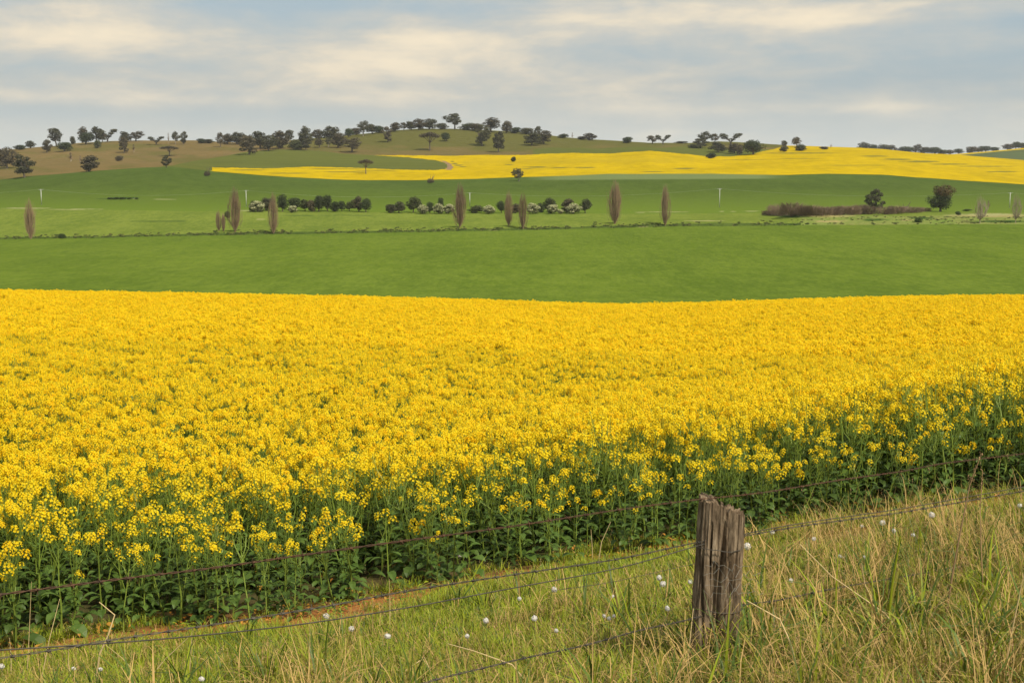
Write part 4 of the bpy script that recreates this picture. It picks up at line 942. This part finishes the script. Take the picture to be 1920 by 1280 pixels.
# fallen orange leaves on the red soil under the front row
lit = []
for i in range(3):
    rng = random.Random(4500 + i); mb = MB()
    for _ in range(5): leaf(mb, (rng.uniform(-.06, .06), rng.uniform(-.06, .06), rng.uniform(0, .04)), (rng.uniform(-1, 1), rng.uniform(-1, 1), .5), rng.uniform(.02, .055), .026, .9, rng)
    lit.append(mb.mesh('litter_mesh', [M_leafy]))
x, y = pts_in(9, 24, 12); e = front(x, y); k = (e > -.5) & (e < .9); x, y = x[k], y[k]
scatter('fallen_leaves', np.stack([x, y, h_near(x, y) + .01], -1), rots(len(x), .4), scl3(RS.uniform(.5, 1.2, len(x))), protocol('litter', lit), 'withered orange leaves at the foot of the canola', 'leaf litter')

# ------------------------------------------------------------------ fence
px0, row0 = 1332, 1248
FX, FD_, FZ = near_hit(px0, row0)
def fence_pt(px, row):
    """a picture point on the upright plane of the fence line through the post"""
    u, t = ut(px, row); u = float(u); t = float(t); d = (FD_ - .8 * FX) / (1 - .8 * u); return Vector((u * d, d, t * d))
def wood():
    m = bpy.data.materials.new('weathered_grey_wood'); m.use_nodes = True; t = m.node_tree; b = t.nodes['Principled BSDF']; N = t.nodes.new; L = t.links.new
    tcn = N('ShaderNodeTexCoord'); mp = N('ShaderNodeMapping'); mp.inputs['Scale'].default_value = (1, 1, .14); L(tcn.outputs['Object'], mp.inputs[0])
    n1 = N('ShaderNodeTexNoise'); n1.inputs['Scale'].default_value = 42; n1.inputs['Detail'].default_value = 8; n1.inputs['Roughness'].default_value = .7; L(mp.outputs[0], n1.inputs[0])
    n2 = N('ShaderNodeTexNoise'); n2.inputs['Scale'].default_value = 7; n2.inputs['Detail'].default_value = 6; L(tcn.outputs['Object'], n2.inputs[0])
    cr = N('ShaderNodeValToRGB'); L(n1.outputs[0], cr.inputs[0]); e = cr.color_ramp.elements; e[0].position = .32; e[0].color = (.06, .042, .026, 1); e[1].position = .68; e[1].color = (.42, .33, .23, 1)
    q = e.new(.52); q.color = (.24, .18, .12, 1)
    mx_ = N('ShaderNodeMix'); mx_.data_type = 'RGBA'; mx_.blend_type = 'MULTIPLY'; mx_.inputs[0].default_value = .6; L(cr.outputs[0], mx_.inputs[6])
    c2 = N('ShaderNodeValToRGB'); L(n2.outputs[0], c2.inputs[0]); c2.color_ramp.elements[0].position = .35; c2.color_ramp.elements[0].color = (.4, .33, .27, 1); c2.color_ramp.elements[1].position = .6; c2.color_ramp.elements[1].color = (1, 1, 1, 1)
    L(c2.outputs[0], mx_.inputs[7]); L(mx_.outputs[2], b.inputs['Base Color']); b.inputs['Roughness'].default_value = .9; b.inputs['Specular IOR Level'].default_value = .1
    bn = N('ShaderNodeBump'); bn.inputs['Distance'].default_value = .012; L(n1.outputs[0], bn.inputs['Height']); L(bn.outputs[0], b.inputs['Normal']); return m
M_wood = wood()
M_rust = mat('rusty_barbed_wire', (.060, .038, .026), rough=.8, nscale=30.0, col2=(.11, .055, .03))
M_dwire = mat('dark_fence_wire', (.045, .042, .036), rough=.6, nscale=20.0, col2=(.10, .085, .065))
fence = empty('wire_fence', (FX, FD_, FZ)); tag(fence, 'sagging barbed wire fence with one weathered split wood post', 'fence')
O = Vector((FX, FD_, FZ))
topc = fence_pt(1353, 940); botc = fence_pt(1335, 1250); w_top = 84 / F * FD_; Hp = (topc - botc).z + .02
NA, NZ = 96, 46; mb = MB(); rng = random.Random(9)
grooves = [(-1.57 - .05, .09, .034, 0.0, .93), (-1.57 + .38, .05, .020, 0, 1), (-1.57 + .75, .045, .018, .25, 1), (-1.57 - .42, .05, .022, 0, .9), (-1.57 - .75, .06, .026, 0, .75), (-1.57 - 1.1, .05, .014, 0, 1), (-1.57 + .20, .035, .014, .3, 1),
           (-1.57 - .25, .17, .035, 0, .70), (-1.57 + 1.1, .05, .015, 0, 1), (0.4, .08, .02, 0, 1), (1.6, .1, .03, 0, 1), (2.6, .08, .02, 0, 1)]
for iz in range(NZ + 1):
    q = iz / NZ; 
    for ia in range(NA):
        th = 6.28318 * ia / NA; sx = w_top * (.515 + .03 * (1 - q)) ; sy = w_top * .40
        c, s_ = math.cos(th), math.sin(th); r = (abs(c) ** 2.7 + abs(s_) ** 2.7) ** (-1 / 2.7)
        rx = r * (1 + .035 * math.sin(th * 3 + 1) + .02 * math.sin(th * 7 + q * 3) + .012 * math.sin(q * 17 + th * 2))
        dd = 0
        for g, gw, gd, q0, q1 in grooves:
            g_ = g + .09 * math.sin(q * 4 + g * 5) + .04 * math.sin(q * 11 + g * 9); df = (th - g_ + math.pi) % 6.28318 - math.pi
            if q0 <= q <= q1: dd = max(dd, gd * math.exp(-(df / gw) ** 2) * min(1, (q1 - q) * 8 + .3 if q1 < 1 else 1))
        dd += .0016 * math.sin(th * 23 + 3 * math.sin(q * 3.1 + th)) * math.sin(q * 7 + th * 4) + .002 * math.sin(th * 41 + q * 6)
        px_ = (rx * sx - dd) * c; py_ = (r * sy - dd * 1.25) * s_
        ztop = Hp + (-.055 * (px_ / w_top + .3) * (1 if px_ > -.02 else .3) * 2 + .012 * math.sin(ia * .9) + rng.uniform(-.016, .010) - (.03 if dd > .03 else 0))
        ctr = botc.lerp(topc, q) - O
        mb.v.append((ctr.x + px_, ctr.y + py_, (botc.z - O.z - .15) * 1 + (ztop + .15) * q if iz else botc.z - O.z - .15))
for iz in range(NZ):
    for ia in range(NA):
        a = iz * NA + ia; b = iz * NA + (ia + 1) % NA; mb.f.append((a, b, b + NA, a + NA)); mb.m.append(0)
# hollowed top
n0 = len(mb.v); base = NZ * NA
for ia in range(NA):
    v = Vector(mb.v[base + ia]); c = topc - O; mb.v.append((c.x + (v.x - c.x) * .72, c.y + (v.y - c.y) * .72, v.z - .006 - rng.uniform(0, .008)))
mb.v.append(((topc - O).x, (topc - O).y, (topc - O).z - .05))
for ia in range(NA):
    j = (ia + 1) % NA; mb.f.append((base + ia, base + j, n0 + j, n0 + ia)); mb.f.append((n0 + ia, n0 + j, n0 + NA)); mb.m += [0, 0]
post = mb.build('fence_post', M_wood, fence)
def wire(name, pts, r, twist, mat_, barbs=None, ext=True, behind=0.0):
    P = [fence_pt(*p) - O + Vector((0, behind, 0)) for p in pts]
    if ext:
        a, b = P[0], P[1]; P = [a + (a - b) * (6 / (a - b).length)] + P if ext in (True, 'l') else P
        a, b = P[-1], P[-2]; P = P + [a + (a - b) * (8 / (a - b).length)] if ext in (True, 'r') else P
    Q = []
    for i in range(len(P) - 1):
        p0 = P[max(i - 1, 0)]; p1 = P[i]; p2 = P[i + 1]; p3 = P[min(i + 2, len(P) - 1)]; n = max(2, int((p2 - p1).length / .022))
        for k in range(n):
            t = k / n
            if (p1 - p0).length > 3 or (p3 - p2).length > 3 or i == 0 or i == len(P) - 2: Q.append(p1.lerp(p2, t))
            else: Q.append(.5 * ((2 * p1) + (p2 - p0) * t + (2 * p0 - 5 * p1 + 4 * p2 - p3) * t * t + (3 * p1 - p0 - 3 * p2 + p3) * t ** 3))
    Q.append(P[-1]); mb = MB(); rg = random.Random(len(pts) * 7 + int(pts[0][1])); al = (P[-1] - P[0]).normalized(); sd_ = al.cross(Vector((0, 0, 1)))
    if twist:
        for ph in (0, 3.14159):
            mb.tube([q + (sd_ * math.cos(i * 1.15 + ph) + Vector((0, 0, 1)) * math.sin(i * 1.15 + ph)) * twist for i, q in enumerate(Q)], r, 4)
    else: mb.tube(Q, r, 5)
    o = mb.build(name, mat_, fence)
    if barbs:
        acc = 0; bm_ = MB()
        for i in range(1, len(Q)):
            acc += (Q[i] - Q[i - 1]).length
            if acc > barbs:
                acc = rg.uniform(-.01, .01); a = rg.uniform(0, 3.14)
                for e in (0, 1.7):
                    v = (sd_ * math.cos(a + e) + Vector((0, 0, 1)) * math.sin(a + e)) * .020 + al * rg.uniform(-.008, .008); bm_.tube([Q[i] - v, Q[i] + v], [.0016, .0016], 3)
                bm_.tube([Q[i] - al * .007, Q[i] + al * .007], .0062, 5)
        bo = bm_.build('barbs', mat_, o); bo['kind'] = 'stuff'
    return o
wire('barbed_wire', [(0, 1114), (200, 1088), (400, 1064), (560, 1041), (760, 1013), (960, 986), (1160, 955), (1299, 937), (1358, 931), (1444, 921), (1572, 900), (1692, 883), (1778, 867), (1920, 850)], .0023, .0032, M_rust, .115)
wire('barbed_wire', [(0, 1233), (125, 1214), (203, 1200), (400, 1170), (600, 1138), (760, 1108), (960, 1077), (1160, 1047), (1303, 1017), (1395, 1004), (1499, 986), (1572, 976), (1709, 957), (1920, 920)], .0021, .0030, M_dwire, .115, behind=.0)
wire('plain_wire', [(0, 1218), (187, 1206), (359, 1192), (560, 1170), (760, 1139), (960, 1102), (1160, 1064), (1303, 1024), (1395, 1001), (1499, 981), (1709, 950), (1920, 912)], .0030, 0, M_dwire)
wire('plain_wire', [(1040, 1106), (1100, 1098), (1169, 1086), (1303, 1056)], .0014, 0, M_dwire, ext=None)
wire('barbed_wire', [(700, 1312), (804, 1277), (904, 1252), (997, 1230), (1100, 1208), (1203, 1180), (1282, 1163), (1392, 1134), (1461, 1124), (1572, 1101), (1723, 1075), (1920, 1040)], .0022, .0032, M_dwire, .12)
nb_ = MB()          # scraps of wire netting hanging on the post
rng = random.Random(44)
for r_ in range(5):
    row = 1048 + r_ * 12
    nb_.tube([fence_pt(1296 + k * 9 + rng.uniform(-4, 4), row + (5 if (k + r_) % 2 else -4) + rng.uniform(-6, 6)) - O + Vector((.06, -w_top * .47 - .02 + .012 * math.sin(k), 0)) for k in range(13)], .0011, 3)
nb_.build('netting_scrap', mat('galvanised_netting', (.30, .29, .26), rough=.5), fence)

for row in (1022, 1136):     # tie wires holding the strands against the post
    c_ = fence_pt(1346, row) - O; q_ = MB(); rg = random.Random(row)
    q_.tube([c_ + Vector((math.cos(a) * w_top * .56, math.sin(a) * w_top * .46, .008 * math.sin(a * 2) + rg.uniform(-.003, .003))) for a in [6.28318 * k / 22 for k in range(23)]], .0028, 4)
    q_.build('tie_wire', M_dwire, fence)

# ------------------------------------------------------------------ dandelion clocks
M_puff = mat('white_seed_down', (.78, .75, .70), rough=.9, trans=.25); M_dst = mat('dandelion_stalk', (.16, .17, .06), rough=.6)
rng = random.Random(77); pf = MB()
for i in range(300):
    v = Vector((rng.gauss(0, 1), rng.gauss(0, 1), rng.gauss(0, 1))).normalized(); pf.leafquad(v * rng.uniform(.75, 1.0), v + Vector((rng.uniform(-.4, .4), rng.uniform(-.4, .4), rng.uniform(-.4, .4))), .34, rng)
puff_me = pf.mesh('seed_head', M_puff); s_ = MB(); s_.tube([(0, 0, -1), (.06, .03, -.5), (0, 0, 0)], [.022, .018, .014], 5); st_me = s_.mesh('stalk', M_dst)
DL = [(3, 1249, 11, 'white seed head cut by the left edge at the bottom of the photo'), (138, 1253, 8, 'small white seed head near the bottom left corner'), (188, 1255, 9, 'white seed head right of the one near the bottom left corner'), (378, 1273, 11, 'white seed head at the bottom edge left of the middle'),
      (612, 1155, 12, 'bright round white seed head just above the plain wire left of the middle'), (659, 1178, 11, 'white seed head below the bright one on the wire'), (727, 1193, 12, 'round white seed head beside a brown stalk, third of the left row'), (862, 1040, 9, 'white seed head high against the dark canola leaves'),
      (1039, 1105, 12, 'white seed head on the fresh green grass between the two wires'), (911, 1163, 11, 'white seed head below the plain wire in the middle of the verge'), (1002, 1159, 11, 'white seed head on a slanting stalk in the middle of the verge'), (1043, 1182, 9, 'white seed head just above the lowest wire'),
      (876, 1192, 9, 'half shed white seed head low in the middle'), (974, 1122, 8, 'small white seed head under the plain wire'), (1133, 1155, 7, 'left one of three touching small white heads'), (1142, 1159, 8, 'middle one of three touching small white heads'), (1151, 1155, 7, 'right one of three touching small white heads'),
      (1148, 1118, 8, 'dull white seed head above the three touching ones'), (1236, 1083, 10, 'upper one of two close white heads left of the post'), (1243, 1094, 11, 'lower one of two close white heads left of the post'), (1251, 1141, 10, 'white seed head low and close to the left of the post'),
      (1294, 1090, 8, 'white seed head touching the left side of the post'), (1401, 1024, 14, 'largest white seed head right beside the post'), (1448, 998, 8, 'white seed head hanging on the wire right of the post'), (1526, 1010, 9, 'white seed head alone on the grass right of the post'),
      (1616, 986, 7, 'small white seed head just under the wire at the right'), (1655, 980, 11, 'bright white seed head under the wires at the right'), (1676, 995, 9, 'white seed head lower right of the bright one under the wires'), (1712, 1003, 7, 'small white seed head in the straw at the right'),
      (1747, 965, 11, 'white seed head highest on the verge at the right'), (1912, 948, 9, 'white seed head at the right edge of the photo'), (1574, 1043, 7, 'left one of two tiny white heads amid the straw'), (1580, 1044, 6, 'right one of two tiny white heads amid the straw'), (1622, 1045, 8, 'white seed head on a thin brown stalk amid the straw'), (1483, 1088, 8, 'dull white seed head low amid the straw right of the post')]
for px, row, dp, lb in DL:
    hgt = .20 + .08 * ((px * 7) % 10) / 10; x, y, z = near_hit(px, row, hgt); r = empty('dandelion_clock', (x, y, z - hgt)); rad = dp / F * y * .58
    a = bpy.data.objects.new('seed_head', puff_me); COL.objects.link(a); a.parent = r; a.location = (0, 0, hgt); a.scale = (rad * (.8 + .25 * ((px * 3) % 7) / 7), rad, rad * (.72 + .25 * ((px * 5) % 7) / 7)); a.rotation_euler = (px * .7, row * .3, px)
    b = bpy.data.objects.new('stalk', st_me); COL.objects.link(b); b.parent = r; b.location = (0, 0, hgt); b.scale = (hgt * .35, hgt * .35, hgt)
    tag(r, lb, 'seed head', 'white seed heads on the verge')

# ------------------------------------------------------------------ single canola plants of the front row
CG = 'canola plants standing out of the front row'
for i, (px, top, base, lb) in enumerate([(30, 1010, 1215, 'canola plant at the left edge with low loose yellow heads'), (115, 975, 1195, 'canola plant with drooping bloom near the left edge'), (190, 985, 1185, 'front canola plant with bright heads above the rusty wire at the left'), (340, 960, 1170, 'short canola plant with small paired heads at the left third'),
        (437, 952, 1160, 'canola plant with one compact head over dark leaves'), (505, 990, 1140, 'low canola plant with few flowers just above the wire'), (610, 985, 1125, 'canola plant with a single small loose head above the top wire'), (645, 955, 1120, 'canola plant with two small heads right of the single headed one'),
        (726, 950, 1105, 'canola plant with a short drooping head above the wire'), (773, 968, 1090, 'lonely low canola head in front of the leaves near the middle'), (806, 912, 1090, 'canola plant with a broad bright head near the middle'), (966, 930, 1050, 'canola plant with a long bright head, lowest in the middle'),
        (1050, 900, 1035, 'canola plant with clustered heads left of the post'), (1122, 915, 1025, 'small flat headed canola plant left of the post'), (1222, 880, 1010, 'slim canola plant with upright narrow head left of the post'), (1300, 862, 1000, 'canola plant with big bloom above the post'),
        (1382, 862, 985, 'canola plant with a round head above right of the post'), (1458, 866, 975, 'arched canola plant leaning to the right of the post'), (1480, 864, 970, 'tall canola plant with three stacked heads right of the post'), (1574, 882, 955, 'canola plant with one small bright head over dark leaves at the right'),
        (1700, 850, 935, 'canola plant with small heads above the wire at the right'), (1800, 874, 925, 'low canola plant with a little head near the right edge'), (1868, 850, 912, 'canola plant with loose heads behind the tall seed stalk')]):
    rng = random.Random(5000 + i); x, y, z = near_hit(px, base); H = max(.55, float(ut(px, top)[1]) * y - z)
    st, lf, hd = canola(rng, H, rng.choice((2, 3)) if i % 3 else 4, 10, nh=22, parts=True, fs=1.15)
    r = empty('canola_plant', (x, y, z)); tag(r, lb, 'canola plant', CG)
    st.build('stem', M_stem, r)
    lo = MB(); lo.v, lo.f, lo.m = lf.v, lf.f, [1 if q == 4 else 0 for q in lf.m]
    o = lo.build('leaves', [M_leaf, M_leafy], r)
    for h_ in hd: h_.build('flower_head', [M_petal, M_bud, M_stem, M_petal2], r)

# ------------------------------------------------------------------ single dry stalks and tall seed stalks
M_stalk = mat('bleached_straw', (.62, .47, .24), rough=.6)
def stalk(pts, r, lb, m=M_stalk, seeds=0, cat='dry stalk', name='dry_stalk'):
    """pts: picture points from root to tip; the root stands on the ground, the rest rises over it"""
    x, y, z = near_hit(*pts[0]); r0 = empty(name, (x, y, z)); tag(r0, lb, cat, 'dry stalks in the foreground'); P = [Vector((0, 0, -.02))]
    for k, (px, row) in enumerate(pts[1:]):
        u, t = ut(px, row); yy = y + .04 * math.sin(k * 2.1 + px); P.append(Vector((float(u) * yy - x, yy - y, float(t) * yy - z)))
    mb = MB(); mb.tube(P, [r * 1.75 * (1 - .6 * i / (len(P) - 1)) for i in range(len(P))], 5); mb.build('stem', m, r0, True)
    if seeds:
        s2 = MB(); rg = random.Random(int(pts[0][0])); a, b = P[-2], P[-1]
        for _ in range(seeds):
            q = rg.uniform(.1, 1.05); s2.leafquad(a.lerp(b, q) + Vector((rg.uniform(-.01, .01), rg.uniform(-.01, .01), rg.uniform(-.01, .01))), (rg.uniform(-1, 1), rg.uniform(-1, 1), .3), .014, rg, 0, .45)
        s2.build('seed_head', M_gr, r0)
stalk([(178, 1290), (187, 1225), (203, 1190), (215, 1152), (186, 1128)], .0050, 'thick kinked straw stalk bent back at the top near the left corner')
stalk([(75, 1283), (92, 1200), (112, 1122)], .0028, 'thin straight straw leaning right near the left edge')
stalk([(50, 1275), (56, 1160), (59, 1090)], .0020, 'faint upright stalk at the far left crossing both wires')
stalk([(20, 1282), (21, 1240), (18, 1195)], .0022, 'short pale straw at the left edge')
stalk([(135, 1282), (128, 1240), (129, 1205)], .0030, 'short pale curved straw left of the kinked stalk')
stalk([(262, 1288), (310, 1235), (360, 1188)], .0032, 'long straw lying slantwise up to the plain wire')
stalk([(352, 1285), (358, 1225), (360, 1183)], .0026, 'upright straw touching the tip of the slanting straw')
stalk([(260, 1262), (228, 1232), (198, 1208)], .0020, 'thin dry stalk slanting down right from the kinked stalk')
stalk([(581, 1275), (581, 1215), (581, 1160)], .0018, 'thin vertical straw left of the first bright seed head')
stalk([(731, 1185), (731, 1135), (730, 1085)], .0026, 'upright pale stalk crossing the lower barbed wire near the middle')
stalk([(812, 1290), (806, 1255), (796, 1232), (760, 1256)], .0030, 'bent over straw at the bottom edge near the middle')
stalk([(998, 1285), (960, 1245), (890, 1220), (840, 1206)], .0026, 'long straw lying over the grass in the middle')
stalk([(1120, 1062), (1128, 1015), (1145, 978)], .0034, 'yellow grass blade curving up against the canola leaves')
stalk([(1112, 1060), (1110, 1020), (1108, 992)], .0026, 'short straight yellow blade beside the curved one')
stalk([(1285, 1275), (1292, 1215), (1300, 1140)], .0026, 'pale stalk leaning along the left foot of the post')
stalk([(1772, 1165), (1785, 1080), (1800, 1000), (1818, 910), (1840, 850)], .0040, 'tallest seeding grass stalk, rising in front of the dark canola at the right', M_gr, 60)
stalk([(1845, 1130), (1840, 1040), (1838, 960), (1842, 880)], .0026, 'thin seed stalk just right of the tallest one', M_gr, 40)
stalk([(1500, 1262), (1480, 1200), (1462, 1160), (1400, 1125)], .0040, 'dry blade arching down from the right side of the post')
stalk([(1700, 1195), (1660, 1150), (1560, 1080), (1500, 1020)], .0030, 'long pale straw lying slantwise across the grass right of the post')
stalk([(1668, 1180), (1640, 1130), (1622, 1098), (1615, 1055)], .0030, 'pale straw rising beside the slanting one right of the post')
stalk([(1880, 1275), (1900, 1170), (1920, 1075)], .0030, 'long straw leaning out over the right edge')
stalk([(1545, 1130), (1552, 1090), (1560, 1030)], .0060, 'broad green blade standing upright right of the post', M_gd, 0, 'grass blade', 'grass_blade')
stalk([(1662, 1195), (1672, 1100), (1688, 1005)], .0060, 'long green blade standing among the straw at the right', M_gg, 0, 'grass blade', 'grass_blade')
stalk([(1775, 1110), (1755, 1060), (1732, 1005)], .0055, 'bluish green blade leaning left at the right', M_gd, 0, 'grass blade', 'grass_blade')

# ------------------------------------------------------------------ the air
hm = bpy.data.materials.new('haze_air'); hm.use_nodes = True; t = hm.node_tree; t.nodes.clear()
ho = t.nodes.new('ShaderNodeOutputMaterial'); hv_ = t.nodes.new('ShaderNodeVolumePrincipled')
hv_.inputs['Color'].default_value = (.93, .95, .97, 1); hv_.inputs['Density'].default_value = .00005; hv_.inputs['Anisotropy'].default_value = .2
t.links.new(hv_.outputs[0], ho.inputs['Volume'])
hb_ = MB(); X0, X1, Y0, Y1, Z0, Z1 = -7400, 7400, -60, 6700, -420, 320
for f_ in (((X0, Y0, Z0), (X0, Y1, Z0), (X1, Y1, Z0), (X1, Y0, Z0)), ((X0, Y0, Z1), (X1, Y0, Z1), (X1, Y1, Z1), (X0, Y1, Z1)), ((X0, Y0, Z0), (X1, Y0, Z0), (X1, Y0, Z1), (X0, Y0, Z1)),
           ((X0, Y1, Z0), (X0, Y1, Z1), (X1, Y1, Z1), (X1, Y1, Z0)), ((X0, Y0, Z0), (X0, Y0, Z1), (X0, Y1, Z1), (X0, Y1, Z0)), ((X1, Y0, Z0), (X1, Y1, Z0), (X1, Y1, Z1), (X1, Y0, Z1))): hb_.quad(*f_)
hz_o = hb_.build('haze', hm); tag(hz_o, 'thin pale air haze softening the far hills', 'haze', kind='stuff')
SC.cycles.volume_bounces = 0
